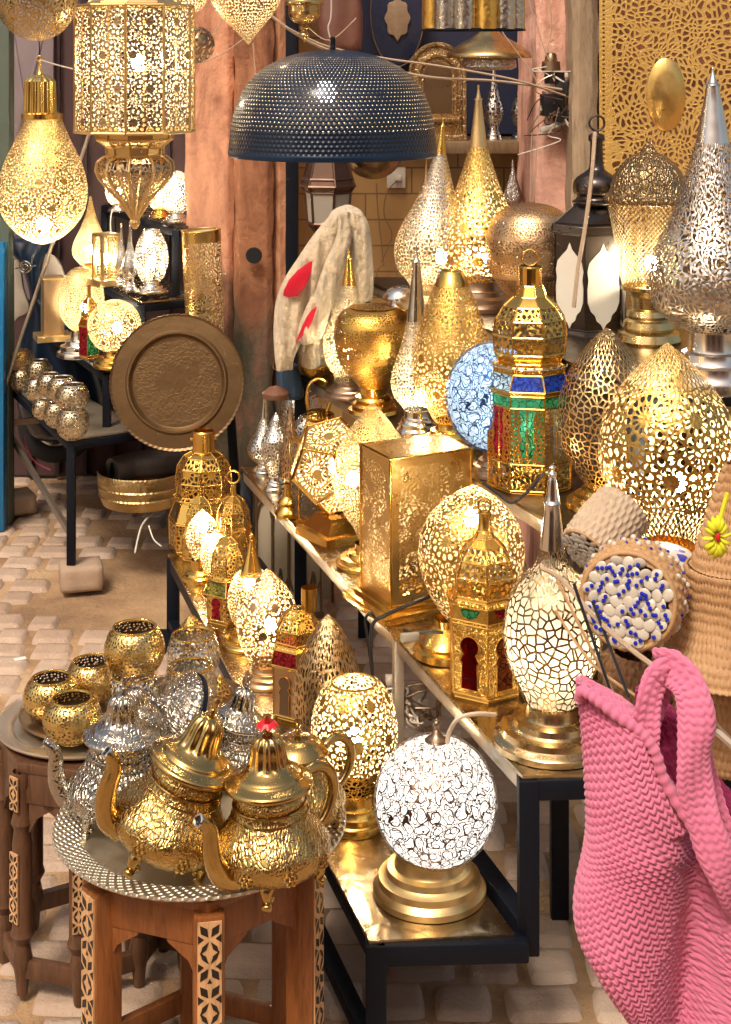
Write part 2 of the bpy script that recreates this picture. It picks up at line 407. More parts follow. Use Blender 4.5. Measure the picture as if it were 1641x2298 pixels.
# ---------------------------------------------------------------- ground
def ground_mat():
    t = NT('sandy_ground'); ob = t.n('TexCoord').outputs['Object']
    n1 = t.noise(ob, 3, 6, .6); n2 = t.noise(ob, 60, 5, .7)
    c = t.ramp(n1, [(.3, (.17, .10, .055)), (.52, (.40, .25, .13)), (.72, (.55, .40, .25))])
    h = t.M('ADD', n1, t.M('MULTIPLY', n2, .3))
    t.link(t.n('BsdfPrincipled', {'Base Color': c, 'Roughness': .9, 'Normal': t.bump(h, .8, .03)}).outputs[0], t.out.inputs[0]); return t.m
def stone_mat():
    t = NT('paving_stone'); ob = t.n('TexCoord').outputs['Object']
    uv = t.n('UVMap').outputs[0]; rnd = t.n('TexWhiteNoise', {'Vector': uv}, noise_dimensions='2D').outputs[0]
    n1 = t.noise(ob, 14, 6, .65); n2 = t.noise(ob, 130, 4, .7); n3 = t.noise(ob, 2.2, 3)
    base = t.ramp(rnd, [(0, (.38, .26, .19)), (.5, (.52, .38, .29)), (1, (.66, .51, .41))])
    c = t.mix(t.M('MULTIPLY', n1, .75), base, (.25, .16, .10)); c = t.mix(t.M('MULTIPLY', n3, .35), c, (.55, .42, .30))
    h = t.M('ADD', t.M('MULTIPLY', n1, 1.0), t.M('MULTIPLY', n2, .35))
    t.link(t.n('BsdfPrincipled', {'Base Color': c, 'Roughness': .62, 'Normal': t.bump(h, .9, .009)}).outputs[0], t.out.inputs[0]); return t.m
tag(obj('ground', MB().add([(-40, -40, -.013), (40, -40, -.013), (40, 40, -.013), (-40, 40, -.013)], [(0, 1, 2, 3)]), ground_mat()), kind='structure')
def stones():
    mb = MB(); rnd = random.Random(3); y = 1.6; row = 0
    while y < 7.6:
        rh = .102+rnd.uniform(-.008, .012); x = -2.4+rnd.uniform(-.1, 0)
        while x < 1.8:
            wd = .118+rnd.uniform(-.026, .034); cx, cy_ = x+wd/2, y+rh/2+.03*math.sin(x*1.3+y)
            x += wd
            # bare earth beside the left stand
            q = ((cx+.66)/.30)**2+((cy_-4.45)/.40)**2
            if q+rnd.uniform(-.25, .25) < 1 or (cy_ > 4.9 and rnd.random() < .25): continue
            hw, hh = wd/2-.0035, rh/2-.0035; g = 8; top = rnd.uniform(-.003, .003)
            tx, ty = rnd.uniform(-.04, .04), rnd.uniform(-.04, .04); jj = [rnd.uniform(.9, 1.02) for _ in range(4)]; rz = rnd.uniform(-.05, .05)
            vs = []
            for j in range(g+1):
                for i in range(g+1):
                    a, b = i/g*2-1, j/g*2-1
                    # squircle mapping keeps corners rounded
                    k = 1-.10*(a*a*b*b)**2.5; aa, bb = a*k, b*k
                    cj = jj[(a > 0)+2*(b > 0)]; k2 = 1-(1-cj)*abs(a*b)*.8
                    e = max(abs(a), abs(b)); z = top-.011*max(0, (e-.78)/.22)**2.6+(aa*tx+bb*ty)*.04
                    if e > .99: z = -.024
                    X, Y = aa*hw*k2, bb*hh*k2
                    vs.append((cx+X*math.cos(rz)-Y*math.sin(rz), cy_+X*math.sin(rz)+Y*math.cos(rz), z+rnd.uniform(-.0007, .0007)))
            fs = [(j*(g+1)+i, j*(g+1)+i+1, (j+1)*(g+1)+i+1, (j+1)*(g+1)+i) for j in range(g) for i in range(g)]
            u = (cx*7.31 % 1, cy_*3.77 % 1)
            mb.add(vs, fs, [[u]*4]*len(fs))
        y += rh; row += 1
    tag(obj('pavement', mb, stone_mat(), smooth=180), kind='structure')
stones()

# ---------------------------------------------------------------- walls behind
def plaster(name, a, b, stain=True):
    t = NT(name); ob = t.n('TexCoord').outputs['Object']; geo = t.n('NewGeometry').outputs['Position']
    z = t.n('SeparateXYZ', {0: geo}).outputs[2]
    v = t.n('VectorMath', {0: ob, 1: (1, 1, .35)}, operation='MULTIPLY').outputs[0]
    n1 = t.noise(v, 9, 6, .65, .6); n2 = t.noise(ob, 40, 5, .6)
    c = t.ramp(n1, [(.28, tuple(x*.5 for x in a)), (.40, a), (.52, b), (.68, tuple(min(1, x*1.3) for x in b)), (.8, tuple(min(1, x*1.5) for x in b))])
    if stain:
        k = t.M('SUBTRACT', t.M('ADD', t.M('MULTIPLY', z, -1), t.M('MULTIPLY', n1, .9)), -.25)
        k = t.n('MapRange', {0: k, 1: -.12, 2: .04}).outputs[0]
        dirt = t.ramp(t.noise(v, 16, 5, .6), [(.3, (.035, .035, .02)), (.5, (.10, .075, .045)), (.7, (.24, .10, .065))])
        c = t.mix(k, c, dirt)
    pit = t.n('TexVoronoi', {'Vector': ob, 'Scale': 11}, feature='F1').outputs[0]
    h = t.M('ADD', t.M('MULTIPLY', n1, 1.6), t.M('ADD', t.M('MULTIPLY', n2, .8), t.M('MULTIPLY', t.M('MINIMUM', pit, .1), 3)))
    t.link(t.n('BsdfPrincipled', {'Base Color': c, 'Roughness': .85, 'Normal': t.bump(h, .45, .014)}).outputs[0], t.out.inputs[0]); return t.m
m_pinkp = plaster('pink_plaster', (.42, .18, .10), (.64, .31, .18)); m_ochrep = plaster('brown_plaster', (.22, .085, .04), (.36, .15, .07))
def slab(name, u0, u1, D0, D1, z0, z1, mat, label=None, cat=None, bev=0, kind=None, mb=None):
    """upright block between two photo columns at its front distance"""
    x0, x1 = (u0-UC)*D0/F, (u1-UC)*D0/F
    m = mb or MB(); m.box(((x0+x1)/2, (D0+D1)/2, (z0+z1)/2), (x1-x0, D1-D0, z1-z0))
    if mb: return
    o = obj(name, m, mat, bev=bev); return tag(o, label, cat, kind=kind)
def rough_wall(name, u0, u1, D0, D1, z0, z1, mat, label, cat):
    """a plastered pier with an uneven hand-trowelled face"""
    x0, x1 = (u0-UC)*D0/F, (u1-UC)*D0/F; nx, nz = 26, 120; mb = MB(); rnd = random.Random(len(label))
    from mathutils import noise as NZ
    def row(z, back=False):
        r = []
        for i in range(nx+1):
            a = i/nx; x = x0+(x1-x0)*a; e = min(a, 1-a)*(x1-x0)
            y = D0+max(0, .018-e)*.8+NZ.noise(Vector((x*5, z*3, 1)))*.012+NZ.noise(Vector((x*22, z*16, 4)))*.004
            jx = NZ.noise(Vector((z*9, 5*round(a), 7)))*.008 if i in (0, nx) else 0
            r.append((x+jx, y, z))
        return r
    vs = []
    for j in range(nz+1): z = z0+(z1-z0)*j/nz; rr = row(z); vs += [(rr[0][0], D1, z)]+rr+[(rr[-1][0], D1, z)]
    W = nx+3; fs = [(j*W+i, j*W+i+1, (j+1)*W+i+1, (j+1)*W+i) for j in range(nz) for i in range(W-1)]
    fs.append(tuple(nz*W+i for i in range(W)))
    o = obj(name, MB().add(vs, fs), mat, smooth=50); return tag(o, label, cat)
rough_wall('pillar', 415, 524, 4.86, 5.5, 0, 2.7, m_pinkp, 'pale pink peeling plaster pier behind the small lamp stand', 'pillar')
rough_wall('pillar', 524, 612, 4.80, 5.5, 0, 2.7, m_ochrep, 'darker brown plaster pier with a round hole, left of the black post', 'pillar')
pr_ = rough_wall('pillar', 607, 641, 4.84, 5.5, 0, 2.7, plaster('orange_plaster', (.5, .22, .11), (.68, .34, .18)), 'narrow orange plaster strip between brown pier and black post', 'pillar')
hole = obj('wall_hole', MB().lathe([(.0, .026), (.004, .024), (.004, 0)], 20, M=Matrix.Rotation(PI/2, 3, 'X')), plain('black_hole', (.01, .01, .012), .9), loc=P(570, 573, 4.775)); tag(hole, 'round black socket hole in the brown plaster pier', 'hole')
slab('metal_post', 641, 668, 4.66, 4.74, 0, 2.7, m_black, 'tall black painted metal post beside the orange plaster', 'post', bev=.003)
# interior of the shop
def block_mat():
    t = NT('ochre_blocks'); ob = t.n('TexCoord').outputs['Object']
    sp = t.n('SeparateXYZ', {0: ob}); v = t.n('CombineXYZ', {0: sp.outputs[0], 1: sp.outputs[2]}).outputs[0]
    br = t.n('TexBrick', {'Vector': v, 'Scale': 1.0, 'Mortar Size': .003, 'Brick Width': .32, 'Row Height': .09, 'Color1': (.46, .27, .09), 'Color2': (.38, .22, .08), 'Mortar': (.09, .055, .03)})
    c = t.mix(t.M('MULTIPLY', t.noise(ob, 6, 5), .6), br.outputs[0], (.30, .17, .06))
    t.link(t.n('BsdfPrincipled', {'Base Color': c, 'Roughness': .35, 'Normal': t.bump(br.outputs[1], -.6, .004)}).outputs[0], t.out.inputs[0]); return t.m
slab('shop_wall', 560, 1420, 5.25, 5.45, 0, 2.7, block_mat(), 'ochre glazed block wall at the back of the shop niche', 'wall')
slab('wooden_shelf', 958, 1200, 4.85, 5.24, P(0, 345, 4.85).z, P(0, 318, 4.85).z, wood('dark_shelf', (.16, .10, .05)), 'dark wooden shelf board carrying silver bottles in the niche', 'shelf', bev=.003)
slab('navy_wall_panel', 800, 1215, 5.16, 5.24, P(0, 300, 5.16).z, 2.7, plain('navy_paint', (.012, .016, .045), .45), 'dark navy panel covering the upper niche wall', 'panel')
rough_wall('pillar', 1205, 1288, 4.35, 4.9, 0, 2.7, plaster('salmon_plaster', (.55, .27, .19), (.72, .40, .30), False), 'salmon pink plaster post behind the tangled electric fittings', 'pillar')
rough_wall('timber_post', 1286, 1345, 4.2, 4.9, 0, 2.7, wood('old_timber', (.34, .24, .15), .8), 'weathered bare timber post left of the gold screen', 'post')
slab('side_wall', 1345, 2300, 4.5, 4.7, 0, 2.7, m_ochrep, 'brown plaster wall hidden behind the gold screen', 'wall')
# left door
t_ = MB()
x0, x1 = (-140-UC)*5.6/F, (420-UC)*5.6/F
t_.box(((x0+x1)/2, 5.65, 1.35), (x1-x0, .06, 2.7))
door = obj('shop_door', t_, plain('plum_paint', (.085, .045, .045), .5, .2, 30.0), bev=.004); tag(door, 'plum brown panelled shop door behind the pear lamp', 'door')
b_ = MB()
for i in range(9):
    u = -120+i*62; b_.box(((u-UC)*5.6/F, 5.61, 1.35), (.022, .03, 2.68))
obj('door_batten', b_, plain('plum_dark', (.05, .028, .032), .5), door, bev=.003)
b_ = MB(); b_.box(P(72, 260, 5.6)+Vector((0, -.02, 0)), (.17, .02, 1.35)); b_.beam(P(30, 80, 5.57), P(100, 520, 5.57), .012); b_.beam(P(95, 80, 5.57), P(40, 300, 5.57), .012)
obj('door_panel', b_, plain('lilac_grey_paint', (.24, .19, .20), .5), door, bev=.003)
slab('door_jamb', -60, 20, 5.02, 5.1, 0, 2.7, plain('grey_green_paint', (.10, .13, .10), .6), 'grey green wooden door jamb above the azure door edge', 'door jamb', bev=.003)
slab('blue_door', -60, 8, 4.95, 5.0, 0, P(0, 545, 4.95).z, plain('azure_paint', (.01, .16, .36), .35), 'bright azure blue door edge at the far left', 'door', bev=.003)
# unseen other side of the lane, added for the brass to reflect
ob_ = MB(); ob_.box((0, -2.6, 1.6), (9, .3, 3.2))
ow = obj('reflected_shop_front', ob_, m_pinkp); tag(ow, 'pink plaster shop front added across the lane, out of frame, for reflections', 'shop front')
for k, (x, w_) in enumerate(((-2.6, 1.3), (-.3, 1.5), (2.2, 1.2))):
    obj('doorway', MB().box((x, -2.44, 1.05), (w_, .03, 2.1)), plain('doorway_dark', (.02, .016, .014), .5), ow)  # flat dark panels give the metal dark bands to reflect
    obj('lintel', MB().box((x, -2.42, 2.2), (w_+.2, .08, .12)), wood('lintel_wood', (.3, .18, .09)), ow, bev=.004)
slab('reflected_wall', -2500, -2300, 4, 9, 0, 3.0, m_pinkp, 'pink plaster wall added out of frame on the far left for reflections', 'wall')  # unseen wall added for bright and dark bands in the metal

# ---------------------------------------------------------------- stands
m_deck = metal('scuffed_brass_sheet', (.52, .42, .28), .24, 0.0, .25, 14.0, .25)
m_lip = plain('worn_steel', (.50, .42, .32), .35, .3, 60.0, .3, 20.0, .7)
m_deck_shade = metal('shaded_brass_sheet', (.22, .16, .10), .32, 0.0, .2, 14.0, .25)  # gloom between the lamps painted into the upper decks as a darker sheet
def deck(root, corners, z, th, mat=None):
    n = len(corners); vs = [(x, y, z-th) for x, y in corners]+[(x, y, z) for x, y in corners]
    fs = [tuple(range(n-1, -1, -1)), tuple(range(n, 2*n))]+[(i, (i+1) % n, n+(i+1) % n, n+i) for i in range(n)]
    uv = [[(0, 0)]*len(f) for f in fs]
    return obj('shelf_deck', MB().add(vs, fs, uv), mat or m_deck, root, smooth=20)
st = bpy.data.objects.new('display_stand', None); COL.objects.link(st); tag(st, 'black steel stepped display stand with brass covered shelves of lamps', 'stand')
TB = .032
e1 = ((0.0, 2.29), (-.534, 4.09)); e2 = ((.235, 2.32), (-.336, 4.08)); e3 = ((.334, 2.72), (-.19, 4.08)); e4 = ((.47, 2.72), (-.02, 4.08))
def lerp(e, t): return (e[0][0]+(e[1][0]-e[0][0])*t, e[0][1]+(e[1][1]-e[0][1])*t)
h = TB/2
deck(st, [(e1[0][0]+.006, e1[0][1]+.006), (.228, 2.315), lerp(e2, 1), lerp(e1, 1)], Z1, .006)
deck(st, [(e2[0][0]+.006, e2[0][1]+.006), (.9, 2.36), (.9, 2.72), (.36, 2.74), (-.17, 4.08), lerp(e2, 1)], Z2, .006)
deck(st, [(e3[0][0]+.006, e3[0][1]+.006), (.9, 2.73), (.9, 4.08), lerp(e3, 1)], Z3, .006, m_deck_shade)
deck(st, [(e4[0][0]+.006, e4[0][1]+.006), (.9, 2.73), (.9, 4.08), lerp(e4, 1)], Z4, .006, m_deck_shade)
def rail(a, b, z, name='rail', mat=m_black, w=TB, zz=None):
    obj(name, MB().beam((a[0], a[1], z), (b[0], b[1], zz if zz is not None else z), w), mat, st, bev=.003)
def leg(p, z0, z1, mat=m_black, w=TB): obj('leg', MB().box((p[0], p[1], (z0+z1)/2), (w, w, z1-z0), rz=.25 if w < .03 else 0), mat, st, bev=.003)
rz = -.006-h
rail((.0+h, 2.29+h), (.232+h, 2.30+h), Z1+rz); rail((h, 2.29+h*2), (-.534+h, 4.09), Z1+rz)
rail((.235+h, 2.32+h*3), (-.30, 4.08), Z1+rz)
rail((.235, 2.32+h), (.9, 2.36+h), Z2+rz); rail((.235+h, 2.32+h*2), (-.336+h, 4.08), Z2+rz, mat=m_lip, w=.026)
rail((.334, 2.72+h), (.9, 2.73+h), Z3+rz); rail((.334+h, 2.72+h*2), (-.19+h, 4.08), Z3+rz, mat=m_lip, w=.024)
rail((.47, 2.72+h), (.9, 2.73+h), Z4+rz); rail((.47+h, 2.72+h*2), (-.02+h, 4.08), Z4+rz, mat=m_lip, w=.024)
leg((.0+h, 2.29+h), 0, Z1-.006); leg((.235+h, 2.32+h), Z1-.04, Z2-.006); leg((-.534+h, 4.08), 0, Z1-.006); leg((-.336+h, 4.08), 0, Z2-.006)
p = lerp(e2, .33); leg((p[0]+h, p[1]), 0, Z2-.01, m_lip, .02); p = lerp(e2, .0); leg((.9, 2.36+h), 0, Z2); leg((.9, 2.73+h), 0, Z4); leg((.9, 4.06), 0, Z4)
leg((.334+h, 2.72+h), 0, Z3-.006); leg((.47+h, 2.72+h), 0, Z4-.006); leg((-.19+h, 4.06), 0, Z3-.006); leg((-.02+h, 4.06), 0, Z4-.006)
rail((h, 2.29+h), (-.534+h, 4.07), .03, 'rail', m_black, .026)
obj('foot_plate', MB().box((-.54, 4.02, .006), (.1, .12, .012)), m_black, st)

# stepped stand on the left, standing on stones
lt = bpy.data.objects.new('display_stand', None); COL.objects.link(lt); tag(lt, 'small stepped black metal stand propped on two stone blocks by the pillar', 'stand')
dR = Vector((.139, .19, 0)).normalized(); dB = Vector((-.334, .72, 0)).normalized()
def lp(u, v, D): q = P(u, v, D); return q
levels = [(160, 985, 4.41, .155), (240, 832, 4.56, .16), (318, 677, 4.70, .16), (395, 508, 4.84, .2)]
for i, (u, v, D, wd) in enumerate(levels):
    c = lp(u, v, D); a = c+dB*.86; r = c+dR*wd+Vector((.1 if i < 3 else 0.13, 0, 0)); rb = a+dR*wd
    vs = [c, r, rb, a]; deck(lt, [(p.x, p.y) for p in vs], c.z, .005, m_lip if i == 0 else m_deck)
    for p, q in ((c, r), (c, a), (r, rb)):
        obj('rail', MB().beam(p-Vector((0, 0, .019)), q-Vector((0, 0, .019)), .024), m_black, lt, bev=.002)
    z0 = .075 if i in (0,) else levels and (lp(*levels[i-1][:3]).z-.02)
    for p in ((c, a) if i < 3 else (c, a, r)):
        obj('leg', MB().box((p.x, p.y, (z0+p.z-.01)/2), (.024, .024, p.z-.01-z0)), m_black, lt, bev=.002)
cL = lp(160, 985, 4.41); aL = cL+dB*.86
obj('brace', MB().beam((aL.x, aL.y, .26), (cL.x, cL.y, .16), .012, .02).beam((aL.x, aL.y, .30), (aL.x+.9, aL.y+.25, .33), .012, .02), plain('bare_steel', (.33, .27, .21), .4, 0.0, 60.0, .15, 8.0, .8), lt)
q = P(520, 930, 4.62); obj('leg', MB().beam((q.x-.012, q.y, q.z+.12), (q.x+.03, q.y, 0.0), .026), m_black, lt, bev=.002)
def block(u, v, w_, d_, h_, label, rz_):
    D = DZ(v, 0); mb = MB(); rnd = random.Random(u); n = 6; c = P(u, v, D)
    bm = bmesh.new(); bmesh.ops.create_cube(bm, size=1); bmesh.ops.subdivide_edges(bm, edges=bm.edges, cuts=5, use_grid_fill=True)
    for vv in bm.verts:
        p = vv.co; k = Vector((abs(p.x), abs(p.y), abs(p.z))); e = sorted(k)[1]
        p *= 1-.09*max(0, (e-.35)/.15)**2; vv.co = Vector((p.x*w_*rnd.uniform(.985, 1.015), p.y*d_*rnd.uniform(.985, 1.015), (p.z+.5)*h_*rnd.uniform(.99, 1.01)))
    me = bpy.data.meshes.new('stone_block'); bm.to_mesh(me); bm.free(); me.materials.append(plain('block_stone', (.42, .30, .21), .85, .6, 40.0, .25)); me.shade_smooth()
    o = bpy.data.objects.new('stone_block', me); COL.objects.link(o); o.location = c; o.rotation_euler.z = rz_; tag(o, label, 'stone block', 'stone blocks under the left stand')
block(182, 1318, .125, .11, .075, 'squared stone block under the nearer leg of the small stand', .25)
block(34, 1150, .125, .12, .07, 'squared stone block under the farther leg of the small stand, by the blue door', .5)
# ================================================================ lamps on the right-hand stand
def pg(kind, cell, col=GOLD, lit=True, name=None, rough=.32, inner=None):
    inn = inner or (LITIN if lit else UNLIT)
    if lit and not inner: col = tuple(c*.75 for c in col); cell = cell*.88  # lit shells painted darker to set off the glow in their holes
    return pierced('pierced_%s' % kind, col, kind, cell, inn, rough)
def ring_handle(t, v, r, du=0, th_=2.6, mat=None):
    t.o('ring_handle', MB().torus(t.pt(t.u+du, v), r*t.s, th_*t.s, Matrix.Rotation(PI/2, 3, 'X')), mat or m_gold)
def finial(t, v, r, mat=None, du=0):
    t.o('finial', MB().sphere(t.pt(t.u+du, v), r*t.s, 12, sc_=(1, 1, 1.25)), mat or m_silv)

def lamp(label, u, vb, z=None, D=None, shade=None, smat=None, base=None, bmat=None, lit=None, tip=None, tmat=None, tilt=0, cat='lamp', name='table_lamp', group=None, du=0, k=5, n=48, lean=0, bdu=0):
    t = Th(name, label, cat, u, vb, z, D, group, tilt, lean)
    t.L('shade', shade, smat, n, True, k, du=du)
    if tip: t.L('spire', tip, tmat or m_silv, 24, True, 3, du=du)
    if base: t.L('base', base, bmat or m_gold, 44, False, du=bdu, ang=30)
    if lit: t.light(lit[0], litpow(t, max(h_ for _, h_ in shade), lit[1]), lit[2] if len(lit) > 2 else 0)
    return t

# ---- lowest shelf, front to back
t = Th('globe_lamp', 'bright white glowing round globe lamp wrapped in scrolled wire, nearest on the lowest shelf', 'lamp', 964, 2003, Z1)
t.L('glass_globe', globe(1797, 134, 137, 0, 180, 24), lit_glass('white_lit_glass', (1, .97, .90), 1.0), 48, False, du=14)
t.L('wire_cage', globe(1797, 139, 142, 4, 172, 40), pierced('wire_cage', (.20, .14, .10), 'wire', .0135, (.3, .24, .2), .4), 72, False, du=14)
t.L('cap', [(1616, 0), (1618, 5), (1626, 8), (1634, 5), (1640, 8), (1650, 14), (1658, 24), (1662, 27), (1664, 20)], m_brown, 24, True, 3, du=16)
t.L('base', stepped(2003, 1905, 127, 76), m_goldr, 56, False, ang=30)
t.light(1797, 1.6, 14, .05, (1, .93, .82), vis=False)

t = lamp('barrel shaped lit brass lamp with an open top, behind the white globe', 795, 1852, Z1,
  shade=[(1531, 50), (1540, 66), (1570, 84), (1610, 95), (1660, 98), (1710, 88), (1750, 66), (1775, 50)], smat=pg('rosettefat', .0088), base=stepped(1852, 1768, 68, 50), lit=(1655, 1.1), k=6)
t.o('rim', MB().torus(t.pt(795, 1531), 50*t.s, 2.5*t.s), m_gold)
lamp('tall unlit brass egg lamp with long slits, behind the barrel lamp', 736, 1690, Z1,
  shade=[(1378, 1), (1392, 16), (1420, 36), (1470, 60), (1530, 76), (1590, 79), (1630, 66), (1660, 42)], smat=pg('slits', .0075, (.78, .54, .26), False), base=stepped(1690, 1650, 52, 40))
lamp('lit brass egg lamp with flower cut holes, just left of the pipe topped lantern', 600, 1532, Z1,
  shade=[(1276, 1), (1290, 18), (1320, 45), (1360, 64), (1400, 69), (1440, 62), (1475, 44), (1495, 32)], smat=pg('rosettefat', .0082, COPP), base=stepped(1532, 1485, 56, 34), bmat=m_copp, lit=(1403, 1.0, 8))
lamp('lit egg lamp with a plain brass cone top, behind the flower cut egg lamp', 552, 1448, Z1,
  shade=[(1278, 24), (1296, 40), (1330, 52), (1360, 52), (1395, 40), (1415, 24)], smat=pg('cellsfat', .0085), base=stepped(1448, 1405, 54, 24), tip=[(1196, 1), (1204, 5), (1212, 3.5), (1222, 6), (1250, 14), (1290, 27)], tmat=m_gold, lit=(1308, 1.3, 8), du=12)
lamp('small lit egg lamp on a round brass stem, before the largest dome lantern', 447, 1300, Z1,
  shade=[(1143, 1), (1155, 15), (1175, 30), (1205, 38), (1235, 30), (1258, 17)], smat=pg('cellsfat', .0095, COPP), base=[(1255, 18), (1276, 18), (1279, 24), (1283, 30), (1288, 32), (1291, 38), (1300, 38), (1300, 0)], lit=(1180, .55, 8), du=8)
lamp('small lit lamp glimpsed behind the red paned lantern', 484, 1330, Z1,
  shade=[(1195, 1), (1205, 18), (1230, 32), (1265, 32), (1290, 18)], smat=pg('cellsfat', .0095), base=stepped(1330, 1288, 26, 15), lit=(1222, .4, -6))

def ngon_lantern(t, levels, n=6, rib=2.0, rot=0, ribmat=None, rings=None):
    """levels: list of (v, hw, fill) ; fill names what closes the band below that level"""
    s = t.s; R = [((t.vb-v)*s, hw*s) for v, hw, _ in levels]; rm = ribmat or m_gold; fr = MB()
    def pt(i, k):
        a = PI/2+rot+TAU*k/n; return Vector((R[i][1]*math.cos(a), R[i][1]*math.sin(a), R[i][0]))
    rings = rings if rings is not None else range(len(levels))
    for i in range(len(levels)):
        if i in rings and R[i][1] > 3*s:
            for k in range(n): fr.tube([pt(i, k), pt(i, k+1)], rib*s*.9, 6)
        if i+1 < len(levels):
            for k in range(n): fr.tube([pt(i, k), pt(i+1, k)], rib*s*.8, 6)
    t.o('frame', fr, rm)
    i = 0
    while i < len(levels)-1:
        fill = levels[i][2]
        if fill is None: i += 1; continue
        nm, mats = fill
        if isinstance(mats, (list, tuple)):       # each pane its own part
            for k in range(n):
                a, b, c, d = pt(i, k), pt(i+1, k), pt(i+1, k+1), pt(i, k+1); w1 = (d-a).length; w2 = (c-b).length; hh = ((a+d)/2-(b+c)/2).length
                mm = mats[k % len(mats)]
                if mm is None: continue
                t.o(nm, MB().add([a, b, c, d], [(0, 1, 2, 3)], [[(-w1/2, hh), (-w2/2, 0), (w2/2, 0), (w1/2, hh)]]), mm, smooth=5)
            i += 1
        else:
            j = i
            while j < len(levels)-1 and levels[j][2] == fill: j += 1
            mb = MB().lathe([R[q] for q in range(i, j+1)], n, rot=rot)
            t.o(nm, mb, mats, smooth=5); i = j
def crown(t, v, hw, n=24, mat=None, r=3):
    mb = MB()
    for k in range(n):
        a = TAU*k/n; mb.sphere((hw*t.s*math.cos(a), hw*t.s*math.sin(a), (t.vb-v)*t.s), r*t.s, 6)
    mb.torus((0, 0, (t.vb-v-r)*t.s), hw*t.s, 1.6*t.s); t.o('beading', mb, mat or m_gold)

# pipe topped lantern
pl = ('dome', pg('rosette', .0075, GOLD, False)); so_ = lambda m=m_gold: ('plate', m)
t = Th('lantern', 'brass lantern with an open pipe top and red roof pane behind the slit egg', 'lantern', 668, 1600, Z1)
t.L('pipe', [(1318, 18), (1350, 18), (1370, 17)], pierced('plain_pipe', GOLD, 'none', .01, UNLIT) if False else m_gold, 24, False, du=26)
ngon_lantern(t, [(1366, 18, pl), (1380, 36, pl), (1405, 52, pl), (1432, 54, pl), (1440, 50, so_()), (1447, 58, ('roof_pane', [glass('red_glass', (.55, .02, .03)), m_copp])), (1478, 66, so_(m_gold_e)), (1484, 60, ('side_panel', [m_copp, pg('rosette', .009, GOLD, False)])), (1590, 60, so_()), (1600, 50, None)])
# arched opening
def keyhole(t, v0, v1, wd, k, n, hw, mat, rot=0, out=1.2, name='keyhole_pane'):
    """horseshoe arch window on face k of an n-sided body"""
    s = t.s; a = PI/2+rot+TAU*(k+.5)/n; ap = hw*s*math.cos(PI/n)+out*s
    nrm = Vector((math.cos(a), math.sin(a), 0)); tan = Vector((-math.sin(a), math.cos(a), 0)); w_ = wd*s
    H = (v1-v0)*s; r = w_*.62; pts = []
    for i in range(15):
        b = -.28*PI+1.56*PI*i/14; pts.append((r*math.cos(b), H-r+r*math.sin(b)))
    q = .30*H
    pts += [(-w_*.45, H-r*1.75-q*.10), (-w_*.62, H-r*1.75-q*.45), (-w_*.5, H-r*1.75-q*.6), (-w_*.55, 0), (w_*.55, 0), (w_*.5, H-r*1.75-q*.6), (w_*.62, H-r*1.75-q*.45), (w_*.45, H-r*1.75-q*.10)]
    z0 = (t.vb-v1)*s
    f3 = lambda x, y, z: nrm*(ap+z)+tan*x+Vector((0, 0, z0+y))
    t.o(name, MB().poly(pts, 0, .0012, f3), mat, smooth=20)
    rim = MB().tube([f3(x, y, .0012) for x, y in pts+[pts[0]]], 1.1*s, 5); t.o('window_rim', rim, m_gold)
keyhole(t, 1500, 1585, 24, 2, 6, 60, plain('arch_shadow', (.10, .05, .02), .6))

def dome_lantern(label, u, vb, z, s_, neck, dome, coll, roof, body, n=6, handle=False, roofm=None, bodym=None, key=None, dm=None, group=None, D=None):
    """neck (v0,v1,hw) dome [(v,hw)..] coll (v,hw) roof (v0,hw0,v1,hw1) body (v1,hw)"""
    t = Th('lantern', label, 'lantern', u, vb, z, D, group)
    t.L('neck', [(neck[0], neck[2]*.9), (neck[0]+3, neck[2]), (neck[1], neck[2]), (neck[1]+2, neck[2]*1.2)], m_gold, 20, False)
    if handle: ring_handle(t, neck[0]-handle, handle)
    d = ('dome', dm or pg('rosette', .007, GOLD, False)); lv = [(v, hw, d) for v, hw in dome]
    lv[0] = (lv[0][0], lv[0][1], so_())
    lv += [(coll[0], coll[1], so_(m_gold_e)), (roof[0], roof[1], ('roof_pane', roofm or m_gold)), (roof[2], roof[3], so_()), (roof[2]+4, body[1]*1.02, ('side_panel', bodym or pg('rosette', .009, GOLD, False))), (body[0], body[1], so_()), (vb, body[1]*.9, None)]
    ngon_lantern(t, lv, n, 1.5*s_)
    crown(t, coll[0], coll[1]*.97, 20, None, 1.7*s_)
    if key: keyhole(t, key[0], key[1], key[2], key[3], n, body[1], key[4])
    return t
RED = glass('red_glass', (.60, .02, .04)); PINK = glass('pink_glass', (.75, .25, .30)); GREEN = glass('green_glass', (.10, .55, .22)); OLIV = glass('olive_glass', (.42, .42, .08)); BLUE = glass('blue_glass', (.03, .09, .65)); AMB = glass('amber_red_glass', (.50, .12, .03)); CLEAR = glass('clear_glass', (.9, .88, .8), .1, .14)
slot = pg('rosettefat', .0105, GOLD, False)
t = dome_lantern('largest dome lantern on the lowest shelf, with a wide open pipe neck and scalloped holes', 457, 1232, Z1, 1.3, (966, 1012, 25), [(1012, 26), (1022, 44), (1045, 59), (1075, 63), (1106, 60)], (1112, 68), (1116, 62, 1158, 78), (1222, 76), 8, dm=slot)
t.o('lug', MB().sphere(t.pt(430, 985), 4*t.s, 8).sphere(t.pt(484, 985), 4*t.s, 8), m_gold)
dome_lantern('small knob topped dome lantern in front of the largest dome lantern', 450, 1250, Z1, .9, (1090, 1112, 5), [(1112, 8), (1125, 24), (1150, 33), (1166, 33)], (1170, 36), (1173, 34, 1195, 44), (1244, 43), 6)
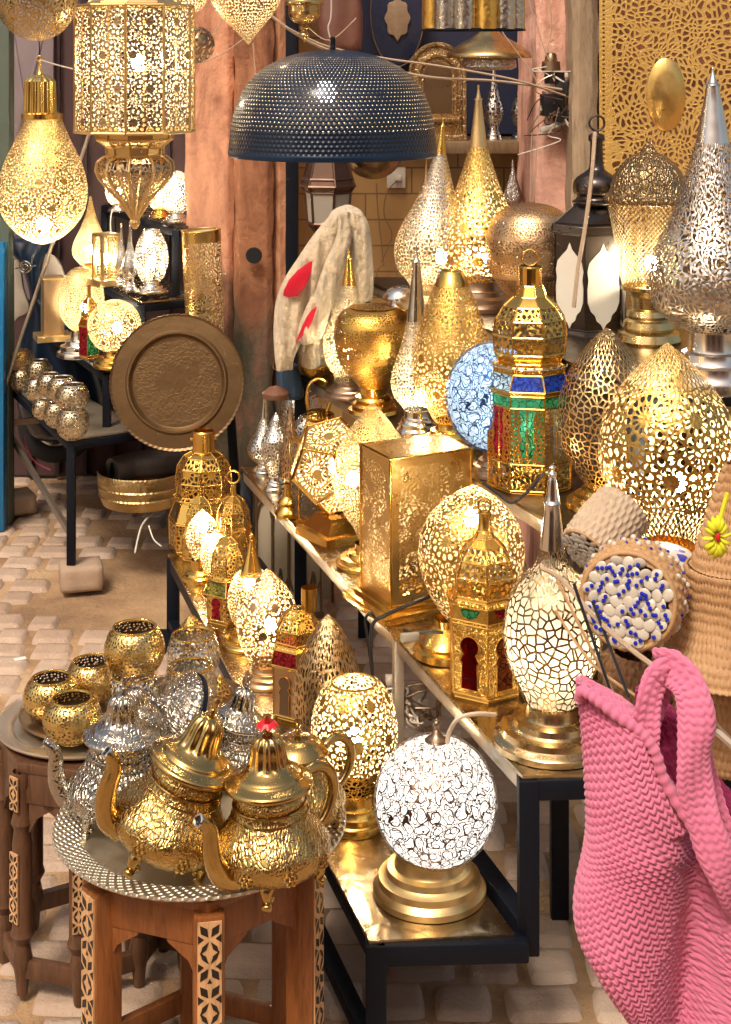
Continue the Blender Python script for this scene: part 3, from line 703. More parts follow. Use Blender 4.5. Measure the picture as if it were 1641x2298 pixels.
t = dome_lantern('dome lantern with a looped ring on top, right of the largest dome lantern', 524, 1295, Z1, 1.0, (1084, 1112, 6), [(1112, 10), (1122, 24), (1145, 35), (1176, 38)], (1182, 41), (1186, 38, 1215, 52), (1288, 50), 8, handle=14)
t = dome_lantern('slim brass lantern with pink and yellow roof panes and a red keyhole window', 512, 1388, Z1, 1.0, (1180, 1204, 6), [(1204, 9), (1216, 26), (1240, 38), (1284, 42)], (1290, 46), (1293, 44, 1322, 60), (1380, 50), 6, roofm=[OLIV, PINK, OLIV, RED, PINK, OLIV], key=(1328, 1376, 22, 2, RED))

# ---- second shelf, back to front
def drop(label, u, vb, z, tip, wide, hw, neck, bhw, col=SILV, kind='dotsloose', cell=.008, lit=None, bm=None, tipm=None, tilt=0, nh=14, inner=None, D=None, vt=None, lean=0):
    """drop shaped lamp: fluted spire, swelling body, footed base"""
    vt = vt or tip+(wide-tip)*.45; t = Th('drop_lamp', label, 'lamp', u, vb, z, D, None, tilt, lean); m0 = tipm or (m_silv if col == SILV else m_gold)
    t.L('spire', [(tip, .5), (tip+3, 3), (tip+8, 2), (tip+(vt-tip)*.2, nh*.28), (tip+(vt-tip)*.24, nh*.5), (tip+(vt-tip)*.28, nh*.4), (vt, nh)], m0, 20, True, 3)
    H = neck-vt
    sh = [(vt, nh), (vt+(wide-vt)*.45, nh+(hw-nh)*.42), (vt+(wide-vt)*.78, nh+(hw-nh)*.86), (wide, hw), (wide+(neck-wide)*.5, hw*.88), (wide+(neck-wide)*.85, hw*.58), (neck, bhw*.6)]
    t.L('shade', sh, pierced('pierced_'+kind, col, kind, cell, inner or (LITIN if lit else UNLIT), .28), 48, True, 6)
    t.L('base', stepped(vb, neck-2, bhw, bhw*.6), bm or m0, 40, False, ang=30)
    if lit: t.light(lit[0], litpow(t, hw, lit[1]), lit[2] if len(lit) > 2 else 0)
    return t
drop('small silver drop lamp with a long fluted spire, beside the leaning black post', 594, 1058, Z2, 880, 1008, 39, 1040, 27, nh=9, cell=.0062, kind='rosette')
drop('small bushy silver drop lamp, just right of the first one on the second shelf', 620, 1098, Z2, 925, 992, 34, 1068, 30, nh=12, cell=.0055, kind='rosettefat', vt=940)
t = Th('pierced_pot', 'silver pierced pot with a wide open mouth behind the small silver drops', 'pot', 676, 1010, Z2)
t.L('shell', [(884, 34), (890, 42), (920, 48), (960, 46), (1000, 36), (1010, 30)], pierced('pierced_leaf', SILV, 'leaf', .0075, UNLIT, .25), 40)
t.o('rim', MB().torus(t.pt(676, 884), 34*t.s, 1.8*t.s), m_silv)
t = Th('drum_shade', 'silver pierced lamp half hidden behind the geometric brass lamp', 'lamp', 690, 1075, Z2)
t.L('shade', [(930, 14), (950, 30), (985, 36), (1030, 30), (1075, 22)], pierced('pierced_leaf', SILV, 'leaf', .0085, UNLIT, .25), 32)
def boxthing(name, label, cat, u, vb, z, w_, d_, h_, rz_, mat, D=None, over=None):
    t = Th(name, label, cat, u, vb, z, D, rz=0); s = t.s
    t.o('body', MB().box((0, 0, h_*s/2), (w_*s, d_*s, h_*s), rz_), mat, bev=.0012); return t
boxthing('brass_box', 'plain pale brass box at the back behind the looped handle', 'box', 722, 975, Z2, 78, 60, 75, .35, m_goldr)
t = Th('handle_lantern', 'brass topped lantern whose big hoop handle rises behind the geometric lamp', 'lantern', 716, 1085, Z2)
hp = sm([(-24, 918), (-27, 890), (-20, 862), (0, 850), (18, 862), (27, 888), (22, 912), (16, 928)], 5)
t.o('hoop_handle', MB().tube([t.pt(t.u+a, v) for a, v in hp], 4.5*t.s, 8), m_gold)
t.L('lid', [(917, 4), (921, 22), (928, 34), (934, 36), (938, 30)], m_gold_e, 30, False)
ngon_lantern(t, [(938, 26, so_()), (955, 38, ('side_panel', CLEAR)), (1080, 38, so_()), (1085, 34, None)], 6)
lamp('slim copper coloured slit cone lamp wedged between silver drops and the glass box lantern', 652, 1118, Z2, shade=[(905, 3), (930, 6), (960, 13), (1010, 19), (1060, 20), (1095, 12)], smat=pg('slits', .007, COPP, False), base=stepped(1118, 1090, 22, 10), name='cone_lamp')
t = Th('box_lantern', 'narrow upright brass box lantern with clear glass sides', 'lantern', 683, 1160, Z2); s = t.s
fr = MB(); W = 24*s; Hh = 175*s
for a in (-1, 1):
    for b in (-1, 1): fr.box((a*W, b*W, Hh/2), (4*s, 4*s, Hh), .0)
fr.box((0, 0, Hh), (56*s, 56*s, 4*s)); fr.box((0, 0, 2*s), (58*s, 58*s, 5*s)); t.o('frame', fr, m_gold, bev=.0006)
for a, dd in ((0, (0, -W)), (1, (-W, 0)), (2, (W, 0))): t.o('glass_pane', MB().box((dd[0], dd[1], Hh/2), ((.002, 46*s) if a else (46*s, .002)) + (Hh-8*s,)), CLEAR)
t.o('cap', MB().lathe([(Hh+8*s, 8*s), (Hh+5*s, 20*s), (Hh+2*s, 26*s)], 4, rot=PI/4), m_gold)
t.e.rotation_euler.z = .5
t = Th('lamp_foot', 'small round turned brass foot beside the glass box lantern', 'lamp foot', 645, 1160, Z2)
t.L('base', [(1085, 7), (1100, 8), (1112, 10), (1120, 20), (1128, 22), (1134, 17), (1140, 22), (1148, 28), (1158, 28), (1160, 24), (1160, 0)], m_gold, 32, False)
t = lamp('pointed lit lamp with a fine diamond net crown, behind the square box lamp', 822, 1268, Z2,
  shade=[(903, 1), (915, 14), (945, 38), (990, 68), (1040, 86), (1090, 88), (1140, 70), (1185, 42), (1225, 24)], smat=pg('netegg', .0098), base=stepped(1268, 1218, 68, 26), lit=(1075, .9, -30), du=14)

# geometric dodecahedron lamp
t = Th('geometric_lamp', 'lit brass lamp of pentagons with swirling slots on a square stepped base', 'lamp', 758, 1205, Z2); s = t.s
def dodeca(t, c, R, mat):
    bm = bmesh.new(); ph = (1+5**.5)/2
    vs = [(a, b, c_) for a in (-1, 1) for b in (-1, 1) for c_ in (-1, 1)]
    for a in (-1, 1):
        for b in (-1, 1): vs += [(0, a/ph, b*ph), (a/ph, b*ph, 0), (a*ph, 0, b/ph)]
    M_ = Matrix.Rotation(.55, 3, 'Z') @ Matrix.Rotation(.30, 3, 'X') @ Matrix.Rotation(.2, 3, 'Y')
    for v in vs: bm.verts.new(M_ @ Vector(v)*R/3**.5)
    r = bmesh.ops.convex_hull(bm, input=bm.verts); bmesh.ops.dissolve_limit(bm, angle_limit=.05, verts=bm.verts, edges=bm.edges)
    mb = MB(); fr = MB()
    for f in bm.faces:
        cc = f.calc_center_median(); nrm = cc.normalized(); P0 = [v.co.copy() for v in f.verts]
        if (P0[1]-P0[0]).cross(P0[2]-P0[1]).dot(nrm) < 0: P0.reverse()
        x = (P0[0]-cc).normalized(); y = nrm.cross(x)
        mb.add([p+Vector(c) for p in P0], [tuple(range(len(P0)))], [[((p-cc).dot(x)/t.s, (p-cc).dot(y)/t.s) for p in P0]])
        for i in range(len(P0)): fr.tube([P0[i]+Vector(c), P0[(i+1) % len(P0)]+Vector(c)], 2.6*t.s, 6)
    bm.free(); t.o('shade', mb, mat, smooth=5); t.o('edge_frame', fr, m_gold)
def swirl_mat():
    t = NT('swirl_slots'); uv = t.n('UVMap').outputs[0]; sp = t.n('SeparateXYZ', {0: uv}); x, y = sp.outputs[0], sp.outputs[1]
    r = t.M('SQRT', t.M('ADD', t.M('MULTIPLY', x, x), t.M('MULTIPLY', y, y))); th_ = t.M('DIVIDE', t.M('ARCTAN2', y, x), TAU)
    q = t.M('ADD', t.M('DIVIDE', r, 17.0), t.M('MULTIPLY', th_, 1.0)); fr = t.M('ABSOLUTE', t.M('SUBTRACT', t.M('FRACT', q), .5))
    k = t.M('FLOOR', q); n_ = t.M('ADD', 14.0, t.M('MULTIPLY', k, 7.0))
    fa = t.M('ABSOLUTE', t.M('SUBTRACT', t.M('FRACT', t.M('MULTIPLY', th_, n_)), .5))
    hole = t.M('MULTIPLY', t.M('MULTIPLY', t.M('LESS_THAN', fr, .39), t.M('LESS_THAN', fa, .31)), t.M('GREATER_THAN', r, 11.0))
    # keep a solid margin along the pentagon's sides
    mod = t.M('SUBTRACT', t.M('MODULO', t.M('ADD', t.M('MULTIPLY', th_, 5.0), 5.0), 1.0), .5)
    ap = t.M('MULTIPLY', r, t.M('COSINE', t.M('MULTIPLY', mod, TAU/5)))
    hole = t.M('MULTIPLY', hole, t.M('LESS_THAN', ap, 47.0))
    ob = t.n('TexCoord').outputs['Object']
    o_ = t.n('BsdfPrincipled', {'Base Color': (.86, .56, .18, 1), 'Metallic': 1.0, 'Roughness': t.n('MapRange', {0: t.noise(ob, 30, 3), 3: .25, 4: .5}).outputs[0]}).outputs[0]
    inn = t.n('BsdfPrincipled', {'Base Color': (*LITIN, 1), 'Roughness': .6}).outputs[0]
    sh = t.n('MixShader', {0: t.n('NewGeometry').outputs['Backfacing'], 1: o_, 2: inn}).outputs[0]
    t.link(t.n('MixShader', {0: hole, 1: sh, 2: t.n('BsdfTransparent').outputs[0]}).outputs[0], t.out.inputs[0]); return t.m
dodeca(t, t.pt(750, 1045), 106*s, swirl_mat())
sq = lambda v, hw: ((t.vb-v)*s, hw*s*1.3)
t.o('base', MB().lathe([sq(1148, 20), sq(1152, 40), sq(1160, 44), sq(1178, 60), sq(1182, 62), sq(1184, 74), sq(1200, 76), sq(1205, 76), sq(1205, 0)], 4, rot=PI/4+.55), m_gold, smooth=20)
t.light(1045, 1.0, -8)

# square box lamp
t = Th('box_lamp', 'tall square brass box lamp with a pierced lid and pierced lower panels', 'lamp', 934, 1352, Z2, rz=0); s = t.s
A = math.radians(27)
def boxuv(mb, W, D_, H, z0):
    R = Matrix.Rotation(A, 3, 'Z'); c = [(-W/2, -D_/2), (W/2, -D_/2), (W/2, D_/2), (-W/2, D_/2)]
    for i in range(4):
        a, b = c[i], c[(i+1) % 4]; L = math.dist(a, b)
        mb.add([R @ Vector((*a, z0)), R @ Vector((*b, z0)), R @ Vector((*b, z0+H)), R @ Vector((*a, z0+H))], [(0, 1, 2, 3)], [[(-L/2, 0), (L/2, 0), (L/2, H), (-L/2, H)]])
    return mb
def framed(name, col, kind, cell, W, H, margin, band=None):
    t = NT(name); uv = t.n('UVMap').outputs[0]; sp = t.n('SeparateXYZ', {0: uv}); ob = t.n('TexCoord').outputs['Object']
    hole = pattern(t, uv, kind, cell)
    ins = t.M('MULTIPLY', t.M('LESS_THAN', t.M('ABSOLUTE', sp.outputs[0]), W/2-margin), t.M('LESS_THAN', t.M('ABSOLUTE', t.M('SUBTRACT', sp.outputs[1], H/2)), H/2-margin))
    hole = t.M('MULTIPLY', hole, ins)
    vd = t.n('TexVoronoi', {'Vector': uv, 'Scale': 1/cell}, voronoi_dimensions='2D', feature='DISTANCE_TO_EDGE').outputs[0]
    c = t.mix(t.noise(ob, 12, 3), tuple(x*.75 for x in col), col)
    o_ = t.n('BsdfPrincipled', {'Base Color': c, 'Metallic': 1.0, 'Roughness': t.n('MapRange', {0: t.noise(ob, 25, 3), 3: .18, 4: .42}).outputs[0], 'Normal': t.bump(t.M('MULTIPLY', ins, vd), .5, cell*.25)}).outputs[0]
    inn = t.n('BsdfPrincipled', {'Base Color': (*LITIN, 1), 'Roughness': .6}).outputs[0]
    sh = t.n('MixShader', {0: t.n('NewGeometry').outputs['Backfacing'], 1: o_, 2: inn}).outputs[0]
    t.link(t.n('MixShader', {0: hole, 1: sh, 2: t.n('BsdfTransparent').outputs[0]}).outputs[0], t.out.inputs[0]); return t.m
W, Dp, H = 205*s, 142*s, 322*s; z0 = 28*s
t.o('shade', boxuv(MB(), W, Dp, H, z0), framed('box_sides', (.84, .58, .22), 'leafthin', .0085, W, H, 22*s), smooth=5)
R = Matrix.Rotation(A, 3, 'Z')
def flat(mb, W, D_, z): return mb.add([R @ Vector((a*W/2, b*D_/2, z)) for a, b in ((-1, -1), (1, -1), (1, 1), (-1, 1))], [(0, 1, 2, 3)], [[(a*W/2, (b+1)*D_/2) for a, b in ((-1, -1), (1, -1), (1, 1), (-1, 1))]])
t.o('lid', flat(MB(), W+6*s, Dp+6*s, z0+H+2*s), framed('box_lid', (.86, .64, .32), 'leafthin', .0085, W, Dp, 18*s), smooth=5)
fr = MB()
for a in (-1, 1):
    for b in (-1, 1): fr.box(R @ Vector((a*W/2, b*Dp/2, z0+H/2)), (5*s, 5*s, H), A)
for zz in (z0, z0+H):
    for a in (-1, 1): fr.box(R @ Vector((0, a*Dp/2, zz)), (W+9*s, 6*s, 5*s), A); fr.box(R @ Vector((a*W/2, 0, zz)), (6*s, Dp+9*s, 4*s), A)
t.o('frame', fr, m_gold, bev=.0006)
t.o('base', MB().box((0, 0, 9*s), (W+64*s, Dp+60*s, 18*s), A).box((0, 0, 22*s), (W+26*s, Dp+24*s, 9*s), A), m_gold, bev=.002)
t.light(1190, .5, vis=False); t.light(1310, .4, -20, vis=False)

t = lamp('large lit oval brass lamp with petal cuts, behind the red keyhole lantern', 1000, 1470, Z2,
  shade=[(1086, 2), (1098, 26), (1125, 66), (1165, 100), (1215, 118), (1270, 116), (1320, 98), (1365, 70), (1392, 46)], smat=pg('rosette', .0105, GOLD), base=[(1388, 28), (1405, 26), (1412, 34), (1425, 50), (1440, 62), (1448, 60), (1453, 72), (1468, 74), (1470, 70), (1470, 0)], lit=(1160, 1.5, 48), du=50, tilt=2)

# red window lantern
t = Th('lantern', 'six sided brass lantern with two tall red keyhole windows', 'lantern', 1088, 1545, Z2); s = t.s
ring_handle(t, 1134, 15, 0, 2.4)
t.L('neck', [(1148, 12), (1150, 15), (1188, 15), (1192, 18)], m_gold, 24, False)
dpl = ('dome', framed('star_dome', GOLD, 'lattice8', .016, 10, 10, 0))
dmm = pierced('pierced_star', GOLD, 'lattice8', .0165, (.5, .38, .2), .25)
ngon_lantern(t, [(1190, 17, so_()), (1206, 24, so_()), (1222, 44, ('dome', dmm)), (1250, 62, ('dome', dmm)), (1285, 72, ('dome', dmm)), (1325, 74, so_()), (1332, 76, so_(m_gold_e)), (1340, 86, ('roof_pane', m_gold)), (1372, 88, so_(m_gold_e)), (1380, 86, ('side_panel', metal('stamped_brass', GOLD, .3, 0, 1.0, 110.0))), (1535, 84, so_(m_gold)), (1545, 80, None)], 6, 2.2)
crown(t, 1334, 84, 30, None, 4)
for k in (2, 3): keyhole(t, 1404, 1520, 36, k, 6, 85, glass('red_window', (.42, .012, .01), .12, .1) if k == 2 else AMB, 0, 2)
for k, mm in ((2, GREEN), (3, RED)):
    a = PI/2+TAU*(k+.5)/6; ap = 88*s*math.cos(PI/6)+.001; nrm = Vector((math.cos(a), math.sin(a), 0)); tan = Vector((-math.sin(a), math.cos(a), 0))
    pts = [(-22, 0), (-17, -13), (0, -20), (17, -13), (22, 0)]
    t.o('roof_glass', MB().poly([(x*s, y*s) for x, y in pts], 0, .001, lambda x, y, z: nrm*(ap+z)+tan*x+Vector((0, 0, (t.vb-1346)*s+y))), mm)
t.light(1440, .5, 0, vis=False)
t.o('foot', MB().lathe([(0, 80*s), (-.001, 80*s), (-.001, 0)], 6), m_gold)

# onion lamp of wire shards
t = lamp('big onion shaped lit lamp of triangular wirework with a tall silver spire', 1240, 1667, Z2,
  shade=[(1228, 28), (1250, 33), (1272, 42), (1296, 66), (1335, 96), (1400, 110), (1440, 111), (1490, 100), (1540, 78), (1580, 60)], smat=pierced('pierced_shards', (.36, .27, .15), 'shards', .0135, LITIN, .25),
  base=stepped(1667, 1572, 134, 62), bmat=metal('aged_brass', (.66, .50, .27), .24), tip=[(1042, 1), (1048, 8), (1056, 5), (1062, 10), (1070, 8), (1078, 10), (1120, 16), (1128, 20), (1136, 17), (1180, 23), (1230, 29)], lit=(1440, -.27), n=60)

t.L('frosted_liner', [(1262, 26), (1290, 48), (1320, 76), (1360, 97), (1400, 105), (1440, 106), (1490, 95), (1540, 73), (1578, 54)], liner('frosted_liner', (.50, .43, .33)), 48, True, 5)

# ---- third shelf
t = Th('pierced_bowl', 'small round brass pierced bowl at the back corner of the third shelf below the fleece', 'bowl', 714, 846, Z3)
t.L('shell', [(782, 24), (785, 28), (795, 38), (815, 43), (835, 36), (846, 24)], pg('dotsloose', .006, GOLD2, False), 36); t.o('rim', MB().torus(t.pt(714, 782), 24*t.s, 1.6*t.s), m_gold)
drop('gold and silver drop lamp partly hidden behind the goblet shaped lamp', 783, 888, Z3, 558, 770, 58, 855, 56, col=(.82, .72, .5), kind='cells', cell=.0085, nh=16, lit=(790, .5), bm=m_brown, vt=640)
t = lamp('goblet shaped brass lamp with a flat domed top and dotted swirls', 838, 925, Z3,
  shade=[(686, 30), (691, 56), (704, 76), (728, 87), (758, 88), (795, 82), (825, 68), (850, 47), (869, 31)], smat=pg('dotsloose', .0062, GOLD2, False, inner=(.32, .2, .08)), base=[(868, 32), (885, 30), (888, 40), (893, 44), (899, 38), (902, 47), (908, 50), (912, 44), (915, 56), (923, 58), (925, 55), (925, 0)])
t.L('lid', [(683, 0), (684, 26), (688, 54)], m_gold_e, 36, False)
drop('tall slim silver drop lamp with chrome foot in front of the brass vase lamp', 935, 972, Z3, 545, 858, 58, 920, 46, kind='cells', cell=.0082, nh=22, lit=(890, .45, 10), vt=720)
t = lamp('tall brass vase lamp with star cut holes and a plain flat neck', 1014, 1003, Z3,
  shade=[(607, 25), (618, 28), (640, 38), (690, 60), (750, 80), (810, 90), (860, 84), (905, 62), (945, 40)], smat=pg('rosette', .0085, GOLD2, False, inner=(.45, .3, .12)), base=stepped(1003, 940, 66, 36), lit=(870, .35))
t.L('collar', [(606, 22), (609, 26), (640, 39.5)], m_gold, 36, False)
t = Th('globe_lamp', 'glowing blue and white globe lamp behind the stained glass lantern', 'lamp', 1108, 1066, Z3)
t.L('glass_globe', globe(890, 104, 118, 0, 180, 20), lit_glass('pale_blue_glass', (.62, .84, 1.0), .75), 40, False)
t.L('wire_cage', globe(890, 109, 123, 3, 172, 30), pierced('blue_wire_cage', (.04, .10, .30), 'wire', .0145, (.05, .1, .3), .4), 64, False)
t.L('base', stepped(1066, 1008, 52, 24), m_brown, 36, False, ang=30)
t.light(890, .8, 0, .03, (.6, .8, 1), vis=False)

# stained glass lantern
t = Th('lantern', 'ornate stained glass lantern with brass dome and blue and green panes', 'lantern', 1190, 1085, Z3, rz=0); s = t.s
ring_handle(t, 578, 18, 0, 2.6)
t.L('neck', [(596, 22), (600, 26), (640, 26), (660, 34)], metal('fluted_gold', GOLD, .15), 16, False, ang=10)
R8 = math.radians(12.5)
ngon_lantern(t, [(640, 28, so_()), (664, 38, so_()), (684, 62, ('dome', dmm)), (712, 80, ('dome', dmm)), (745, 87, ('dome', dmm)), (785, 84, so_()), (806, 72, so_(m_gold_e)), (812, 86, so_(m_gold_e)), (828, 84, ('roof_pane', [BLUE, BLUE, CLEAR, BLUE, BLUE, BLUE, BLUE, BLUE])), (862, 102, so_(m_gold)), (872, 98, ('upper_pane', [GREEN])), (898, 98, ('side_pane', [CLEAR, CLEAR, RED, GREEN, CLEAR, GREEN, CLEAR, CLEAR])), (1020, 98, so_(pierced('pierced_arch', GOLD, 'leaf', .012, UNLIT, .25))), (1078, 98, so_()), (1085, 92, None)], 8, 2.4, rot=R8)
crown(t, 810, 88, 28, m_silv, 4)
def arch_overlay():
    q = NT('brass_arch_fret'); uv = q.n('UVMap').outputs[0]; sp = q.n('SeparateXYZ', {0: uv}); ax = q.M('ABSOLUTE', sp.outputs[0]); y = sp.outputs[1]
    half = q.M('SUBTRACT', .0175, q.M('MULTIPLY', q.M('ABSOLUTE', q.M('SINE', q.M('MULTIPLY', y, 95.0))), .004))
    glassy = q.M('MULTIPLY', q.M('LESS_THAN', ax, half), q.M('GREATER_THAN', y, .012))
    e = q.n('TexVoronoi', {'Vector': uv, 'Scale': 115.0}, voronoi_dimensions='2D', feature='DISTANCE_TO_EDGE').outputs[0]
    edge = q.M('LESS_THAN', q.M('ABSOLUTE', q.M('SUBTRACT', ax, half)), .0016)
    hole = q.M('MULTIPLY', q.M('MAXIMUM', glassy, q.M('GREATER_THAN', e, .2)), q.M('SUBTRACT', 1.0, edge))
    b = q.n('BsdfPrincipled', {'Base Color': (*GOLD, 1), 'Metallic': 1.0, 'Roughness': .25}).outputs[0]
    q.link(q.n('MixShader', {0: hole, 1: b, 2: q.n('BsdfTransparent').outputs[0]}).outputs[0], q.out.inputs[0]); return q.m
mao = arch_overlay()
for k in range(8):
    vs = []; r_ = 100.5*s
    for kk in (k, k+1):
        a = PI/2+R8+TAU*kk/8; vs.append((r_*math.cos(a), r_*math.sin(a)))
    w_ = math.dist(vs[0], vs[1]); z0_, z1_ = 67*s, 187*s
    t.o('fret_panel', MB().add([(*vs[0], z0_), (*vs[1], z0_), (*vs[1], z1_), (*vs[0], z1_)], [(0, 1, 2, 3)], [[(-w_/2, 0), (w_/2, 0), (w_/2, z1_-z0_), (-w_/2, z1_-z0_)]]), mao, smooth=5)
fg = MB()
for k in range(8):
    for dd in (-.02, .02):
        a = PI/2+R8+TAU*(k+.5+dd)/8; r_ = 98*s*math.cos(PI/8)/math.cos(TAU*dd/8)
        fg.tube([(r_*math.cos(a), r_*math.sin(a), 50*s), (r_*math.cos(a), r_*math.sin(a), 185*s)], 1.3*s, 5)
t.o('glazing_bars', fg, m_gold)
t.light(960, .35, 0, vis=False)
lamp('unlit copper coloured pointed egg lamp with diamond net, behind the biggest lit egg lamp', 1362, 1135, Z3,
  shade=[(735, 1), (748, 18), (780, 48), (830, 82), (890, 106), (950, 112), (1000, 102), (1050, 76), (1090, 46)], smat=pg('netegg', .0125, (.84, .58, .27), False), base=[(1080, 40), (1092, 42), (1096, 56), (1106, 60), (1110, 74), (1118, 78), (1122, 90), (1133, 94), (1135, 90), (1135, 0)], lit=None)
lamp('biggest lit brass egg lamp with flower shaped cut holes, at the right edge', 1506, 1560, Z2,
  shade=[(768, 1), (780, 16), (810, 50), (860, 96), (915, 132), (975, 150), (1040, 152), (1100, 134), (1150, 108), (1190, 82), (1222, 64)], smat=pg('eggmix', .0128, (.84, .52, .14)), base=[(1220, 64), (1228, 66), (1246, 66), (1300, 40), (1480, 40)]+stepped(1560, 1480, 100, 50), lit=(1083, 2.8, 20), du=-8, n=64, k=6)

# ---- top shelf
drop('tall silver drop lamp leaning left of the tallest gold drop lamp, lit inside', 962, 690, Z4, 262, 565, 88, 648, 74, col=(.84, .78, .66), kind='cells', cell=.0098, lit=(575, 1.0, 20), nh=13, vt=345, tilt=4.5, bm=m_goldr)
drop('tallest gold drop lamp with flower cut holes, lit inside, on the top shelf', 1074, 692, Z4, 190, 545, 97, 628, 84, col=GOLD, kind='rosettefat', cell=.0098, lit=(572, 1.4, 10), nh=20, vt=330, tipm=m_goldr, bm=m_brown)
lamp('rounded unlit copper gold lamp with banded dots, between gold drop and black lantern', 1192, 712, Z4,
  shade=[(455, 10), (462, 46), (480, 76), (515, 97), (560, 104), (605, 94), (645, 70), (672, 44)], smat=pg('dotsloose', .0066, (.72, .48, .26), False, inner=(.35, .22, .1)), base=stepped(712, 668, 60, 40), bmat=m_brown, tilt=0)
t = Th('footed_dish', 'low silver footed dish at the far left of the top shelf', 'dish', 900, 692, Z4, D=3.62)
t.L('dish', [(640, 0), (643, 18), (650, 30), (664, 40), (668, 40), (674, 26), (682, 30), (692, 34), (692, 0)], m_silv, 32, False)
# black lantern with white glass
t = Th('lantern', 'black metal lantern with a ring on top and white glass arches', 'lantern', 1325, 742, Z4); s = t.s
m_blk2 = metal('blackened_steel', (.10, .085, .08), .28)
ring_handle(t, 276, 17, 15, 2.6, m_blk2)
t.L('cap', [(298, 5), (302, 17), (316, 18), (320, 14), (372, 16), (384, 24), (398, 44), (412, 52), (432, 52), (438, 44), (446, 46), (452, 54), (458, 50), (462, 38)], m_blk2, 32, True, 3, du=14)
WG = plain('frosted_white_glass', (.80, .74, .62), .35, 0, 60.0, .05)
ngon_lantern(t, [(460, 40, ('roof', m_blk2)), (496, 84, ('plate', m_blk2)), (500, 90, ('plate', m_blk2)), (516, 92, ('plate', m_blk2)), (520, 84, ('side_panel', m_blk2)), (730, 84, ('plate', m_blk2)), (742, 88, None)], 6, 2.6, rot=PI/6+.25, ribmat=m_blk2)
for k in (0, 1, 2, 3, 4, 5):
    a = PI/2+PI/6+.25+TAU*(k+.5)/6; ap = 85*s*math.cos(PI/6); nrm = Vector((math.cos(a), math.sin(a), 0)); tan = Vector((-math.sin(a), math.cos(a), 0))
    hp_ = [(0, 192), (7, 176), (20, 164), (33, 150), (38, 130), (35, 112), (38, 92), (37, 62), (30, 44), (20, 34), (16, 22), (6, 14), (0, 2)]; pts = hp_+[(-x, y) for x, y in hp_[-2:0:-1]]
    t.o('glass_arch', MB().poly([(x*s, y*s) for x, y in pts], 0, .0015, lambda x, y, z: nrm*(ap+z)+tan*x+Vector((0, 0, 12*s+y))), WG, smooth=15)
# goblet lamp with brown dome
t = lamp('goblet shaped lit brass lamp with a brown embossed dome lid', 1456, 766, Z4,
  shade=[(452, 93), (480, 88), (520, 80), (570, 72), (620, 64), (642, 58)], smat=pg('net', .0092, (.66, .44, .2)), base=[(640, 62), (648, 62), (652, 50), (664, 40), (690, 38), (694, 46), (706, 50), (712, 48), (718, 56), (732, 60), (738, 56), (744, 68), (760, 74), (766, 70), (766, 0)], bmat=metal('olive_brass', (.55, .42, .2), .25), lit=(590, 1.5, 6), k=4)
t.L('dome_lid', [(318, 2), (326, 10), (340, 18), (346, 30), (352, 42), (370, 62), (400, 80), (430, 88), (436, 96), (444, 99), (452, 97), (456, 90)], metal('embossed_patina', (.36, .25, .13), .3, 0, 1.0, 70.0), 40, True, 3)
drop('huge silver drop lamp with fluted spire towering at the right edge', 1600, 872, Z4, 150, 640, 148, 742, 92, col=(.74, .68, .60), kind='leaf', cell=.0115, nh=38, vt=320, inner=(.25, .2, .15), tipm=metal('fluted_nickel', (.74, .70, .64), .22))
# ================================================================ hanging lamps
def hang(name, label, cat, u, vb, D, tilt=0, lean=0, group=None): return Th(name, label, cat, u, vb, None, D, group, tilt, lean)
m_gd = metal('bright_brass', (.88, .62, .20), .2)
def cordline(label, pts, r, mat, name='cord', cat='cord', par=None):
    o0 = par.location if par is not None else Vector((0, 0, 0))
    mb = MB().tube(sm([tuple(Vector(p)-o0) for p in pts], 6), r, 6)
    o = obj(name, mb, mat, par)
    if par is None: tag(o, label, cat)
    return o
# pear lamp
t = hang('pendant_lamp', 'large pear shaped lit brass pendant with a fluted cap, hanging at the left', 'lamp', 97, 548, 3.0)
t.L('shade', [(264, 42), (285, 49), (320, 64), (360, 84), (400, 96), (435, 100), (470, 94), (500, 78), (528, 50), (543, 22), (548, 2)], pg('rosette', .0066, (.92, .68, .22)), 64, True, 6, du=-1)
t.L('flange', [(252, 38), (255, 46), (266, 46), (268, 42)], m_gd, 36, False, du=-3)
flu = lambda a, h, l: .0016*math.cos(a*14)
t.L('fluted_cap', [(166, 5), (170, 18), (176, 28), (182, 34), (186, 34), (252, 36)], m_gd, 112, False, du=-7, disp=flu)
t.L('stem', [(138, 3), (150, 4), (160, 6), (166, 9)], m_gd, 16, du=-7)
t.o('hook', MB().torus(t.pt(89, 131), 6*t.s, 1.6*t.s, Matrix.Rotation(PI/2, 3, 'X')), m_gold)
t.light(505, 1.3); 
cordline('thin cord carrying the pear lamp up out of the picture', [P(89, 125, 3.0), P(86, 20, 3.0), P(84, -160, 3.0)], .0012, m_black, 'hanging_cord', par=t.e)
cordline('pale cord stretched from the pear lamp hook towards the panelled lantern', [P(90, 134, 3.0), P(130, 146, 3.0), P(170, 156, 3.0)], .0016, plain('pale_cord', (.6, .5, .4), .7), 'hanging_cord', par=t.e)
